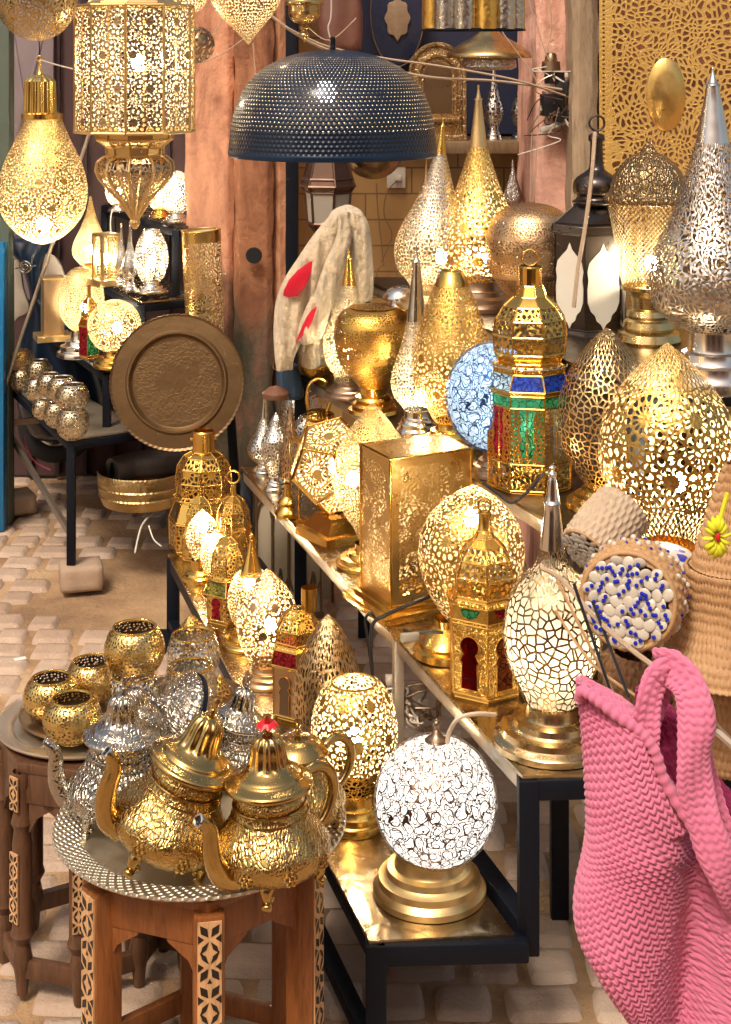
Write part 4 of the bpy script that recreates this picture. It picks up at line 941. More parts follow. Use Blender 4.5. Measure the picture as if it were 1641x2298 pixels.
# big panelled lantern
t = hang('pendant_lantern', 'big ten sided pierced brass lantern with a carved onion shaped bottom, hanging', 'lantern', 303, 512, 2.85)
bigp = pierced('pierced_panels', (.66, .46, .24), 'rosette', .0068, (.9, .78, .55), .28)
ngon_lantern(t, [(-70, 40, so_(m_goldr)), (8, 104, so_(m_goldr)), (12, 100, so_(m_goldr)), (14, 134, ('side_panel', bigp)), (294, 134, so_(m_goldr)), (296, 84, so_(m_goldr)), (312, 84, ('lower_band', pierced('pierced_leaf', (.78, .58, .32), 'leaf', .008, UNLIT, .3))), (328, 64, so_(m_goldr)), (349, 62, so_(m_goldr)), (351, 70, ('onion', pierced('pierced_onion', (.66, .46, .24), 'leaf', .0095, UNLIT, .3))),
  (362, 84, ('onion', 0)), (380, 88, ('onion', 0)), (400, 80, ('onion', 0)), (425, 58, ('onion', 0)), (450, 34, ('onion', 0)), (475, 18, ('onion', 0)), (492, 7, so_(m_goldr)), (500, 9, so_(m_goldr)), (512, 2, None)][:10] and
  [(-70, 40, so_(m_goldr)), (8, 104, so_(m_goldr)), (12, 100, so_(m_goldr)), (14, 134, ('side_panel', bigp)), (294, 134, so_(m_goldr)), (296, 84, so_(m_goldr)), (312, 84, ('lower_band', pierced('pierced_leaf', (.78, .58, .32), 'leaf', .008, UNLIT, .3))), (328, 64, so_(m_goldr)), (349, 62, so_(m_goldr))]
  + [(v, w_, ('onion', pierced('pierced_onion', (.66, .46, .24), 'leaf', .0095, UNLIT, .3))) for v, w_ in ((351, 70), (362, 84), (380, 88), (400, 80), (425, 58), (450, 34), (475, 18))] + [(492, 7, so_(m_goldr)), (500, 9, so_(m_goldr)), (512, 2, None)], 10, 4.2, ribmat=m_goldr, rings=[1, 3, 4, 5, 6, 7, 8])
t.o('knob', MB().sphere(t.pt(326, 336, -.052), 4*t.s, 8), m_silv)
t.light(140, 3.2, 14, dy=-.03)
# navy dome
t = hang('dome_pendant', 'dark navy hammered dome pendant lamp with pin holes and a lit bulb', 'lamp', 747, 348, 2.6); s = t.s
def navy():
    t = NT('navy_hammered'); uv = t.n('UVMap').outputs[0]; ob = t.n('TexCoord').outputs['Object']
    sp = t.n('SeparateXYZ', {0: uv}); rown = .0072
    row = t.M('FLOOR', t.M('DIVIDE', sp.outputs[1], rown)); fy = t.M('SUBTRACT', t.M('FRACT', t.M('DIVIDE', sp.outputs[1], rown)), .5)
    fx = t.M('SUBTRACT', t.M('FRACT', t.M('ADD', t.M('DIVIDE', sp.outputs[0], .0088), t.M('MULTIPLY', row, .5))), .5)
    r = t.M('SQRT', t.M('ADD', t.M('MULTIPLY', fx, fx), t.M('MULTIPLY', fy, fy)))
    on = t.M('MULTIPLY', t.M('GREATER_THAN', sp.outputs[1], .075), t.M('LESS_THAN', sp.outputs[1], .235))
    hole = t.M('MULTIPLY', on, t.M('LESS_THAN', r, .13))
    dent = t.M('MINIMUM', r, .5)
    nrm = t.bump(dent, 1.0, .0028, t.bump(t.noise(ob, 35, 3), .5, .003))
    o_ = t.n('BsdfPrincipled', {'Base Color': (.004, .012, .030, 1), 'Metallic': .15, 'Roughness': .33, 'Specular IOR Level': .4, 'Coat Weight': .2, 'Coat Roughness': .12, 'Normal': nrm}).outputs[0]
    inn = t.n('BsdfPrincipled', {'Base Color': (.8, .7, .5, 1), 'Roughness': .5}).outputs[0]
    sh = t.n('MixShader', {0: t.n('NewGeometry').outputs['Backfacing'], 1: o_, 2: inn}).outputs[0]
    t.link(t.n('MixShader', {0: hole, 1: sh, 2: t.n('BsdfTransparent').outputs[0]}).outputs[0], t.out.inputs[0]); return t.m
m_navy = navy()
t.L('shade', [(111, 12), (113, 40), (121, 84), (136, 125), (160, 165), (192, 195), (230, 214), (270, 226), (310, 231), (336, 234)], m_navy, 96, True, 5)
t.L('rim', [(336, 234), (338, 235), (347, 234), (349, 233)], plain('navy_rim', (.005, .02, .05), .3, spec=.35), 96, False)
t.L('socket_stem', [(82, 4), (84, 6), (110, 6.5), (112, 12)], m_black, 16, False)
t.light(205, 1.6, -12, .014, (1, .9, .75), dy=-.06)
cordline('twisted wires carrying the navy dome lamp', [P(741, 84, 2.6), P(737, 60, 2.6), P(744, 20, 2.6), P(740, -150, 2.6)], .0014, plain('pale_cord', (.6, .5, .4), .7), 'hanging_cord', par=t.e)
# brass turned finial above the dome
t = hang('pendant_lamp', 'brass turned urn finial of a hanging lamp above the navy dome', 'lamp', 683, 96, 3.3)
t.L('urn', [(-60, 60), (-20, 56), (-2, 44), (2, 44), (10, 44), (12, 36), (30, 36), (44, 30), (52, 16), (54, 6), (62, 10), (68, 5), (72, 8), (78, 12), (84, 6), (88, 3), (96, 1)], metal('old_gold', (.6, .43, .19), .25), 36, True, 3)
# ellipsoid top left
t = hang('pendant_lamp', 'broad pierced brass ball lamp cut by the top left corner', 'lamp', 82, 92, 2.75)
t.L('shade', globe(-8, 92, 100, 20, 179, 20), pierced('pierced_dim', (.70, .50, .22), 'leaf', .009, (.35, .24, .1), .3), 56, False)
t = hang('pendant_lamp', 'pointed pierced gold drop lamp cut by the top edge, left of the navy dome', 'lamp', 558, 100, 2.7, tilt=-3)
t.L('shade', [(-110, 60), (-60, 84), (-10, 82), (30, 62), (70, 26), (100, 1)], pierced('pierced_cells', (.80, .56, .18), 'cells', .0078, LITIN, .3), 48, True, 6)
t.light(-40, .8, vis=False)
t = hang('pendant_lamp', 'dark brass scrollwork ball lamp peeping out right of the big panelled lantern', 'lamp', 440, 142, 3.2)
t.L('shade', globe(100, 42, 42, 5, 175, 16), pierced('pierced_dark', (.35, .24, .12), 'leaf', .016, (.2, .15, .1), .35), 32, False); 
t = hang('pendant_lamp', 'pale pierced ball lamp above the scrollwork ball at the top edge', 'lamp', 425, 30, 3.25)
t.L('shade', globe(-8, 40, 38, 5, 175, 16), pierced('pierced_rosette', PALE, 'cells', .0075, LITIN, .3), 32, False); t.light(-5, .3, vis=False)
# silver tube pendant, bell shade
t = hang('pendant_lamp', 'hanging lamp of hammered silver and gold tubes at the top edge', 'lamp', 1062, 66, 3.5); s = t.s
for i in range(12):
    a = TAU*(i+.5)/12; r_ = 92*s
    if math.sin(a) > .75: continue
    t.o('tube', MB().lathe([((66+90)*s, 26*s), (0, 26*s)], 14, (r_*math.cos(a), r_*math.sin(a)*.8, 0)), metal('hammered_nickel', (.62, .58, .52), .25, 1.0) if i % 3 else m_gold_h)
t.o('rim', MB().lathe([(2*s, 118*s), (-3*s, 118*s)], 40, sy=.8), m_black)
t = hang('pendant_lamp', 'wide brass bell shaped shade below the silver tube lamp in the niche', 'lamp', 1098, 128, 4.4)
t.L('shade', [(66, 16), (70, 22), (84, 40), (100, 70), (118, 92), (127, 96), (130, 94)], metal('old_gold', (.6, .43, .19), .25), 40, True, 4)
t.L('collar', [(128, 40), (134, 60), (150, 62), (156, 50), (158, 0)], m_silv_e, 32, False)
# niche things
t = hang('wall_shield', 'dark navy oval shield with a brown leaf shaped boss on the niche wall', 'shield', 892, 145, 5.1); s = t.s
f3 = lambda x, y, z: Vector((x*s, -z, y*s))
t.o('plate', MB().poly([(60*math.cos(TAU*i/40), 118+122*math.sin(TAU*i/40)*(1 if math.sin(TAU*i/40) > 0 else .97)) for i in range(40)], 0, .012, f3), plain('navy_leather', (.015, .02, .05), .4, .4, 50.0), bev=.002)
t.o('rim', MB().tube([f3(60*math.cos(TAU*i/40), 118+122*math.sin(TAU*i/40), .012) for i in range(41)], .003, 6), m_brown)
t.o('boss', MB().poly([((27+2.5*math.cos(8*TAU*i/36))*math.cos(TAU*i/36), 104+(44+3*math.cos(8*TAU*i/36))*math.sin(TAU*i/36)*(1.12 if abs(i-9) < 1 or abs(i-27) < 1 else 1)) for i in range(36)], .012, .022, f3), plain('brown_boss', (.30, .20, .12), .4, .6, 40.0), bev=.002)
t = hang('leather_bag', 'rumpled reddish brown leather bag hanging beside the navy shield', 'bag', 762, 120, 4.75); s = t.s
def loft(t, name, rows, mat, depth, nseg=72, k=6, fold=None, sub=None, power=2.4, back=True, disp=None, yoff=0):
    """rows: (v, uL, uR[, depth factor]); closed cross-sections stacked down the photo rows"""
    rows = [(r[0], r[1], r[2], r[3] if len(r) > 3 else 1.0, r[4] if len(r) > 4 else 0.0) for r in rows]
    rr = np.array(sm(rows, k)); m = len(rr); th = np.linspace(0, TAU, nseg+1)
    c, s_ = np.cos(th+PI/2), np.sin(th+PI/2)
    cx = np.sign(c)*np.abs(c)**(2/power); cy_ = np.sign(s_)*np.abs(s_)**(2/power)
    V = np.zeros((m, nseg+1, 3)); s = t.s
    ctr = ((rr[:, 1]+rr[:, 2])/2-t.u)*s; hw = (rr[:, 2]-rr[:, 1])/2*s
    V[:, :, 0] = ctr[:, None]+hw[:, None]*cx[None]; V[:, :, 1] = yoff+rr[:, 4][:, None]+(depth*rr[:, 3])[:, None]*cy_[None]; V[:, :, 2] = ((t.vb-rr[:, 0])*s)[:, None]
    if fold is not None: V[:, :, 1] += fold(V[:, :, 0], V[:, :, 2])*(-cy_[None]).clip(0, 1)**.5
    du = np.zeros((m, nseg+1)); du[:, 1:] = np.cumsum(np.linalg.norm(np.diff(V, axis=1), axis=2), axis=1)
    um = du-du[:, nseg//2][:, None]
    dv = np.zeros((m, nseg+1)); dv[1:] = np.cumsum(np.linalg.norm(np.diff(V, axis=0), axis=2), axis=0); vm = np.repeat(dv[:, nseg//2][:, None], nseg+1, 1)
    if disp is not None:
        tu = np.gradient(V, axis=1); tv = np.gradient(V, axis=0); nn = np.cross(tv, tu); nn /= (np.linalg.norm(nn, axis=2, keepdims=True)+1e-9)
        cen = np.zeros_like(V); cen[:, :, 0] = ctr[:, None]; cen[:, :, 1] = yoff+rr[:, 4][:, None]; cen[:, :, 2] = V[:, :, 2]
        sg = np.sign(((V-cen)*nn).sum(2, keepdims=True)); V = V+nn*sg*disp(um, vm)[:, :, None]
    W = nseg+1; vs = V.reshape(-1, 3).tolist(); mb = MB(); mb.v = [tuple(p) for p in vs]
    uf, vf = um.ravel(), -vm.ravel()
    for j in range(m-1):
        for i in range(nseg):
            a, b, c_, d_ = j*W+i, j*W+i+1, (j+1)*W+i+1, (j+1)*W+i
            mb.f.append((a, d_, c_, b)); mb.uv.append([(uf[q], vf[q]) for q in (a, d_, c_, b)]); mb.mi.append(0)
    for j, fl in ((0, 1), (m-1, 0)):
        f = [j*W+i for i in range(nseg)]
        mb.f.append(tuple(f if fl else f[::-1])); mb.uv.append([(0, 0)]*nseg); mb.mi.append(0)
    return obj(name, mb, mat, t.e, smooth=180)
fd = lambda f, a, ph=0, sk=0: (lambda x, z: a*np.sin(x*f+z*sk+ph)+a*.5*np.sin(x*f*2.3-z*sk*.7+ph*2))
loft(t, 'body', [(-150, 728, 800, .6), (-20, 718, 810, 1), (60, 715, 815, 1), (105, 722, 812, .8), (118, 735, 800, .3)], plain('maroon_leather', (.20, .09, .065), .35, .8, 18.0, .35), .05, fold=fd(40, .006, 0, 12))
# arched brass frame
t = hang('mirror_frame', 'arched brass mirror frame with rope edging standing on the niche shelf', 'mirror', 982, 316, 4.95); s = t.s
f3 = lambda x, y, z: Vector((x*s, -z, y*s))
def archpts(w_, h_, n=20): return [(-w_, 0)]+[(-w_*math.cos(PI*i/n), h_-w_+w_*math.sin(PI*i/n)) for i in range(n+1)]+[(w_, 0)]
ag = metal('antique_brass', (.42, .29, .14), .38, 0, .8, 50.0)
t.o('back_plate', MB().poly(archpts(64, 222), 0, .012, f3), ag, bev=.002)
for w_, h_, r_ in ((60, 216, 5), (40, 190, 4)):
    ap = [(x, y+(14 if w_ == 60 else 60)) if y == 0 else (x, y) for x, y in archpts(w_, h_, 30)]
    rp = MB().tube([f3(x, y, .014) for x, y in ap], r_*s, 8)
    for i in range(len(ap)-1):
        for q in (0, .5):
            x = ap[i][0]*(1-q)+ap[i+1][0]*q; y = ap[i][1]*(1-q)+ap[i+1][1]*q
            if i in (0, len(ap)-2): continue
            rp.sphere(f3(x, y, .018), r_*.9*s, 6)
    t.o('rope_moulding', rp, ag)
t.o('mirror_glass', MB().poly([(x, y+62) if y == 0 else (x, y) for x, y in archpts(32, 178)], .012, .014, f3), metal('dull_mirror', (.25, .17, .10), .3))
t.o('ledge', MB().box((0, -.02, 48*s), (100*s, .03, 10*s)).box((0, -.02, 8*s), (130*s, .035, 14*s)), ag, bev=.002)
t.o('pendant_trim', MB().add([], []) if False else MB().sphere(f3(-30, 36, .02), 6*s, 6).sphere(f3(-10, 36, .02), 6*s, 6).sphere(f3(10, 36, .02), 6*s, 6).sphere(f3(30, 36, .02), 6*s, 6), ag)
drop('silver bottle shaped drop lamp on the niche shelf, next to the mirror frame', 1108, 316, None, 132, 252, 22, 285, 20, D=5.0, kind='rosettefat', cell=.011, nh=6, vt=180)
drop('second silver drop lamp on the niche shelf, beside the salmon pillar', 1176, 316, None, 128, 252, 30, 290, 30, D=5.02, kind='rosettefat', cell=.011, nh=8, vt=180)
t = hang('hanging_bottle', 'small dark bronze drop ornament hanging under the niche shelf', 'ornament', 957, 470, 4.9); t.L('body', [(350, 1), (390, 4), (420, 12), (445, 20), (460, 15), (470, 2)], m_copp, 24)
t = hang('hanging_bottle', 'small silver drop ornament hanging between gold drop lamp and salmon pillar', 'ornament', 1151, 462, 4.7); t.L('body', [(358, 1), (385, 5), (415, 14), (440, 22), (455, 18), (462, 4)], m_silv_e, 24)
# dark hanging lantern
m_dkb = metal('dark_brown_iron', (.13, .08, .06), .4)
t = hang('pendant_lantern', 'dark brown metal lantern with milky glass hanging under the navy dome', 'lantern', 736, 540, 4.2)
ngon_lantern(t, [(300, 18, so_(m_dkb)), (350, 42, so_(m_dkb)), (400, 56, so_(m_dkb)), (416, 62, so_(m_dkb)), (430, 52, ('glass_pane', plain('milky_glass', (.34, .30, .24), .3, 0, 60.0, .1))), (500, 46, so_(m_dkb)), (540, 14, None)], 6, 4, rot=.3, ribmat=m_dkb)
for k in range(6):
    pass
t = hang('drum_shade', 'beaten brown metal bowl shade hanging just under the navy dome', 'lamp', 838, 404, 4.3)
t.L('shade', globe(340, 66, 62, 20, 178, 14), metal('beaten_brown', (.36, .26, .15), .35, 1.0), 40, False)
# socket
t = hang('wall_socket', 'white electric wall socket with a plug and cable in the niche', 'socket', 889, 422, 5.24); s = t.s; wht = plain('white_plastic', (.72, .68, .58), .35)
t.o('plate', MB().box((0, -.006, 24*s), (42*s, .012, 46*s)), wht, bev=.002); t.o('plug', MB().box((4*s, -.02, 24*s), (16*s, .03, 12*s)), wht, bev=.003)
for i, pp in enumerate([[(893, 404), (870, 430), (862, 480), (880, 530), (855, 590)], [(845, 410), (848, 470), (856, 540), (862, 600)], [(862, 590), (845, 612), (860, 630), (890, 622), (885, 600)]]):
    cordline(('white socket cable looping down the ochre blocks', 'brown cable hanging straight down the ochre block wall', 'loop of cable at the foot of the ochre blocks')[i], [P(a, b, 5.21) for a, b in pp], .0022, plain('brown_cable', (.22, .13, .06), .5), 'cable', 'cable')
# fittings on the salmon pillar
t = hang('junction_fittings', 'bundle of dark lamp sockets, plugs and taped wires on the salmon pillar', 'electric fittings', 1245, 290, 4.3); s = t.s
rnd = random.Random(5); blk = plain('black_plastic', (.015, .015, .018), .3)
t.o('ceramic_holder', MB().lathe([((290-118)*s, 8*s), ((290-122)*s, 12*s), ((290-135)*s, 14*s), ((290-138)*s, 20*s), ((290-158)*s, 22*s), ((290-164)*s, 14*s)], 12, (-8*s, 0, 0)), m_bron)
for a_, b_, w_, h_, r_ in ((1245, 175, 40, 26, .4), (1262, 198, 30, 36, -.3), (1240, 235, 52, 50, .2), (1262, 262, 36, 22, .5)): t.o('plug', MB().box(t.pt(a_, b_), (w_*s, 28*s, h_*s), r_), blk, bev=.004)
for a_, b_, c_, d_ in ((1233, 172, 1275, 168), (1210, 245, 1238, 228), (1212, 292, 1280, 270)): t.o('taped_joint', MB().beam(t.pt(a_, b_), t.pt(c_, d_), 11*s), wht, bev=.002)
for i in range(12):
    a = (1215+rnd.random()*70, 150+rnd.random()*140)
    t.o('wire', MB().tube(sm([tuple(t.pt(a[0]+rnd.uniform(-30, 30)*j*.6, a[1]+rnd.uniform(-35, 35)*j*.5, -.015-.01*rnd.random())) for j in range(5)], 5), .0016, 5), [m_brown, wht, blk][i % 3])
ropem = plain('pale_rope', (.50, .36, .24), .7, .5, 200.0)
cordline('thick pale rope sagging from the top left corner of the niche to the salmon pillar', [P(560, -14, 4.0), P(610, 36, 4.02), P(700, 96, 4.05), P(820, 140, 4.1), P(960, 172, 4.15), P(1120, 182, 4.22), P(1292, 205, 4.3)], .0042, ropem, 'rope', 'rope')
cordline('second pale rope running just below the first towards the salmon pillar', [P(640, 60, 4.0), P(735, 104, 4.05), P(860, 130, 4.1), P(1000, 150, 4.15), P(1160, 180, 4.2), P(1290, 222, 4.3)], .0034, ropem, 'rope', 'rope')
for i, pp in enumerate([[(1080, -10), (1120, 60), (1185, 150), (1210, 190)], [(1180, -12), (1200, 40), (1222, 110), (1240, 150)], [(568, 96), (572, 150), (575, 200)], [(505, 20), (490, 60), (440, 120)], [(545, 88), (500, 120), (455, 140)], [(1232, -12), (1238, 60), (1226, 120)], [(1195, 290), (1192, 340), (1190, 470)], [(1212, 230), (1205, 330), (1196, 460)], [(700, 130), (640, 160), (560, 200)], [(690, 60), (740, 90), (800, 40)]]):
    L_ = ('thin wire slanting down to the salmon pillar from the top edge', 'thin wire beside the top of the salmon pillar', 'thin wire hanging under the pointed gold drop lamp', 'wire stretched left of the pointed gold drop lamp', 'wire ending at the scrollwork ball lamp', 'double wire falling to the socket bundle', 'long pale wire falling from the socket bundle to the round lamp', 'second long pale wire below the socket bundle', 'thin wire crossing the plaster above the navy dome', 'bent wire above the navy dome near the leather bag')[i]
    cordline(L_, [P(a, b, 4.28 if i in (0, 1, 5, 6, 7) else 4.0) for a, b in pp], .0016, ropem, 'wire', 'wire')

cordline('pale strap hanging from the ring of the black lantern', [P(1336, 296, 3.2), P(1328, 400, 3.17), P(1312, 520, 3.15), P(1298, 600, 3.14), P(1288, 690, 3.13)], .0045, ropem, 'strap', 'strap')
tag(obj('paper_scrap', MB().box((0, 0, .002), (.03, .016, .002), .5), plain('white_paper', (.8, .78, .72), .8), loc=P(45, 1480, DZ(1480, 0))), 'torn white paper scrap on the paving left of the bowls', 'paper scrap')
# ---------------------------------------------------------------- gold screen
def screen_mat():
    t = NT('gold_screen'); uv = t.n('UVMap').outputs[0]; ob = t.n('TexCoord').outputs['Object']; sp = t.n('SeparateXYZ', {0: uv})
    x, y = sp.outputs[0], sp.outputs[1]
    cell = .0155; w_ = t.n('TexNoise', {'Vector': uv, 'Scale': 9.0, 'Detail': 1}, noise_dimensions='2D').outputs['Color']
    v2 = t.n('VectorMath', {0: uv, 1: t.n('VectorMath', {0: w_, 3: .06}, operation='SCALE').outputs[0]}, operation='ADD').outputs[0]
    e = t.n('TexVoronoi', {'Vector': v2, 'Scale': 1/cell, 'Randomness': .9}, voronoi_dimensions='2D', feature='DISTANCE_TO_EDGE').outputs[0]
    hole = t.M('GREATER_THAN', e, .2)
    # broad solid scroll bands
    e2 = t.n('TexVoronoi', {'Vector': v2, 'Scale': 6.5, 'Randomness': .8}, voronoi_dimensions='2D', feature='F1').outputs[0]
    band = t.M('GREATER_THAN', t.M('ABSOLUTE', t.M('SUBTRACT', t.M('MODULO', e2, .3), .2)), .022)
    hole = t.M('MULTIPLY', hole, band)
    # solid edge strip and the plain oval
    hole = t.M('MULTIPLY', hole, t.M('GREATER_THAN', x, .035))
    ox = t.M('DIVIDE', t.M('SUBTRACT', x, (1495-1345)*4.05/F), 44*4.05/F); oy = t.M('DIVIDE', t.M('SUBTRACT', y, 2.7-(P(0, 212, 4.05).z)), 82*4.05/F)
    oval = t.M('GREATER_THAN', t.M('ADD', t.M('MULTIPLY', ox, ox), t.M('MULTIPLY', oy, oy)), 1)
    hole = t.M('MULTIPLY', hole, oval)
    edge = t.M('MULTIPLY', t.M('LESS_THAN', t.M('ABSOLUTE', t.M('SUBTRACT', x, .012)), .003), t.M('LESS_THAN', t.M('FRACT', t.M('DIVIDE', y, .012)), .4))
    hole = t.M('MAXIMUM', hole, edge)
    c = t.mix(t.noise(ob, 5, 4), (.66, .38, .09), (.86, .56, .18))
    b = t.n('BsdfPrincipled', {'Base Color': c, 'Metallic': .55, 'Roughness': .38, 'Normal': t.bump(t.M('MINIMUM', e, .2), .5, .004)}).outputs[0]
    t.link(t.n('MixShader', {0: hole, 1: b, 2: t.n('BsdfTransparent').outputs[0]}).outputs[0], t.out.inputs[0]); return t.m
x0 = (1345-UC)*4.05/F; x1 = (2100-UC)*4.05/F
g = MB().add([(x0, 4.05, 0), (x1, 4.05, 0), (x1, 4.05, 2.7), (x0, 4.05, 2.7)], [(0, 1, 2, 3)], [[(0, 2.7), (x1-x0, 2.7), (x1-x0, 0), (0, 0)]])
so2 = obj('gold_screen', g, screen_mat()); tag(so2, 'large gold arabesque lattice screen with a plain oval boss, top right', 'screen')
obj('oval_boss', MB().sphere(P(1495, 212, 4.045), 1, 24, sc_=(44*4.05/F, .014, 82*4.05/F)) if False else MB().lathe([(.0, 1), (.3, .92), (.7, .6), (1, 0)][::-1], 40, P(1495, 212, 4.048), M=Matrix(((44*4.05/F, 0, 0), (0, 0, -.014), (0, 82*4.05/F, 0)))), metal('boss_gold', (.80, .52, .17), .3), so2)

# ---------------------------------------------------------------- fleece coat
t = Th('fleece_coat', 'cream quilted fleece coat with red pocket linings hanging by the black post', 'coat', 720, 822, None, 3.95)
def fleece():
    t = NT('cream_fleece'); ob = t.n('TexCoord').outputs['Object']
    v = t.n('VectorMath', {0: ob, 1: (1.0, 1, .6)}, operation='MULTIPLY').outputs[0]
    e = t.n('TexVoronoi', {'Vector': v, 'Scale': 70, 'Randomness': 1}, feature='SMOOTH_F1').outputs[0]; n_ = t.noise(ob, 160, 4, .7)
    c = t.mix(t.noise(ob, 20, 4), (.62, .47, .29), (.82, .66, .44))
    t.link(t.n('BsdfPrincipled', {'Base Color': c, 'Roughness': .95, 'Sheen Weight': .4, 'Normal': t.bump(t.M('ADD', e, t.M('MULTIPLY', n_, .5)), .9, .018)}).outputs[0], t.out.inputs[0]); return t.m
mfl = fleece(); mred = plain('crimson_satin', (.55, .008, .03), .35, .4, 30.0)
loft(t, 'body', [(462, 770, 790, .5), (475, 744, 812, .8), (510, 728, 826, 1), (560, 716, 834, 1), (600, 700, 838, 1), (650, 690, 836, .9), (690, 682, 812, .9), (740, 676, 780, 1), (780, 672, 762, .9), (818, 676, 745, .6)], mfl, .07, fold=fd(60, .018, .5, 14), nseg=96)
loft(t, 'sleeve', [(470, 748, 786, .6), (520, 706, 768, .9), (570, 672, 752, 1), (620, 640, 735, 1), (670, 622, 712, 1), (730, 617, 690, 1), (790, 620, 664, .9), (818, 624, 660, .6)], mfl, .055, fold=fd(75, .014, 1.5, 16), nseg=80, yoff=-.06)
loft(t, 'back_flap', [(470, 792, 812, .6), (500, 794, 828, 1), (560, 796, 836, 1), (620, 800, 839, 1), (668, 806, 836, .5)], mfl, .03, fold=fd(110, .006), nseg=48, yoff=-.055)
loft(t, 'front_panel', [(468, 762, 782, .5), (520, 756, 790, .8), (570, 735, 778, 1), (620, 715, 764, 1), (680, 688, 745, 1), (730, 668, 730, 1), (752, 664, 716, .5)], mfl, .035, fold=fd(90, .010, 0, 18), nseg=64, yoff=-.105)
def patch(t, name, pts, dy, mat, th_=.006, k=3):
    f3 = lambda x, y, z: t.pt(x, y, dy-z); t.o(name, MB().poly((sm(pts+[pts[0]], k)[:-1] if k > 1 else pts), 0, th_, f3), mat, bev=.002)
patch(t, 'red_lining', [(711, 568), (696, 574), (672, 592), (654, 612), (643, 634), (641, 646), (652, 650), (673, 648), (688, 630), (697, 612)], -.122, mred, .006, 1)
patch(t, 'red_lining', [(716, 667), (704, 674), (694, 688), (684, 708), (676, 728), (669, 745), (684, 732), (697, 716), (707, 696)], -.142, mred, .006, 1)
patch(t, 'label_patch', [(762, 486), (780, 488), (782, 520), (762, 520)], -.078, plain('tan_label', (.42, .30, .17), .6))
t = Th('boot', 'dark blue fabric bundle and leather shoe under the fleece coat', 'bundle', 640, 895, None, 4.0)
loft(t, 'bundle', [(820, 620, 668, .8), (850, 622, 676, 1), (885, 628, 682, 1), (895, 632, 672, .4)], plain('navy_cloth', (.02, .05, .10), .7, .6, 40.0), .05, fold=fd(90, .005))
t.o('shoe', MB().lathe([(t.s*16, 0), (t.s*12, 14*t.s), (0, 26*t.s), (-t.s*12, 24*t.s), (-t.s*14, 0)], 20, t.pt(622, 872, -.05), sx=1.2), plain('brown_leather', (.16, .07, .04), .3))
tubeL = cordline('brass ring hook at the foot of the fleece coat', [P(620, 820, 3.9)+Vector((.008*math.cos(a), 0, .011*math.sin(a))) for a in [TAU*i/8 for i in range(9)]], .0014, m_gold, 'ring', 'ring')

# ================================================================ left stand lamps
zl = [P(u, v, D).z for u, v, D, _ in levels]
S = 'small '
def votive(label, u, vb, r, z=None, D=None, mat=None, grp=None, hsc=1.0, op=.66, name='votive_cup'):
    t = Th(name, label, 'bowl', u, vb, z, D, grp); k = r
    t.L('shell', [(vb-r*1.62*hsc, r*op), (vb-r*1.58*hsc, r*(op+.06)), (vb-r*1.4*hsc, r*.88), (vb-r*1.0*hsc, r*1.0), (vb-r*.6*hsc, r*.97), (vb-r*.25*hsc, r*.8), (vb-r*.05, r*.52), (vb, r*.45), (vb, 0)], mat, 44, True, 4, ang=60)
    t.o('rim', MB().torus((0, 0, r*1.62*hsc*t.s), r*op*t.s, r*.05*t.s, n=32), m_gold if mat != msv else m_silv)
    return t
msv = pierced('cup_silver', (.80, .66, .42), 'rosettefat', .0075, (.3, .22, .12), .25); mgd = pierced('cup_gold', GOLD2, 'dots', .0062, (.25, .17, .08), .25)
L1 = zl[0]
for i, (u, vb, r, lab) in enumerate([(48, 878, 27, 'silver pierced cup at the far back corner of the lowest left shelf'), (84, 902, 29, 'silver pierced cup second from the back on the lowest left shelf'), (96, 940, 24, 'silver pierced cup on the outer edge of the lowest left shelf'), (128, 958, 30, 'silver pierced cup behind the nearest pair on the left shelf'), (163, 985, 37, 'nearest bottom silver pierced cup at the front corner of the left shelf')]):
    votive(lab, u, vb, r, L1, mat=msv, hsc=1.1, grp='pierced cups on the left stand')
for i, (u, vb, r, lab, D_) in enumerate([(88, 858, 30, 'silver pierced cup stacked on the back row of the left shelf', 5.0), (112, 888, 30, 'pale pierced cup stacked in the middle row of the left shelf', 4.78), (140, 902, 34, 'gold toned cup stacked beside the nearest stacked cup', 4.62), (162, 925, 38, 'nearest stacked silver gold cup on top of the front corner cup', 4.48)]):
    votive(lab, u, vb, r, None, D_, msv, hsc=1.0, grp='pierced cups on the left stand')
t = lamp('little round gold ball lamp at the back end of the left shelf', 50, 850, None, 5.05, shade=globe(810, 29, 29, 4, 168), smat=pg('cells', .008, GOLD2), k=1, lit=None)
# second level
t = Th('box_lamp', 'plain pale wooden coloured box lamp on a square foot, second level of the left stand', 'lamp', 118, 762, None, 4.95, rz=20); s = t.s
t.o('body', MB().box((0, 0, 62*s+14*s), (46*s, 46*s, 124*s)), metal('dull_brass', (.50, .36, .20), .4), bev=.001); t.o('base', MB().box((0, 0, 7*s), (78*s, 70*s, 14*s)), m_goldr, bev=.002); t.o('lid', MB().box((0, 0, 139*s), (50*s, 50*s, 4*s)), m_goldr)
lamp('larger lit gold sphere lamp with silver foot behind the small red and green lantern', 182, 798, None, 4.85, shade=globe(672, 52, 74, 3, 168), smat=pg('cells', .0085, (.88, .62, .22)), base=stepped(798, 742, 54, 24), bmat=m_silv, k=1, lit=(690, .7, 8))
t = dome_lantern('tiny lantern with green and red glass sides between the two gold sphere lamps', 200, 802, None, .7, (640, 668, 4), [(668, 6), (680, 14), (696, 18), (708, 16)], (712, 18), (714, 18, 728, 24), (796, 22), 4, D=4.66, bodym=[GREEN, RED, GREEN, RED])
lamp('smaller lit gold sphere lamp on a stepped brass foot, left of the copper tray', 257, 822, None, 4.58, shade=globe(732, 60, 60, 3, 165), smat=pg('rosette', .0082, (.88, .62, .22)), base=stepped(822, 786, 48, 24), k=1, lit=(735, 1.0, 6))
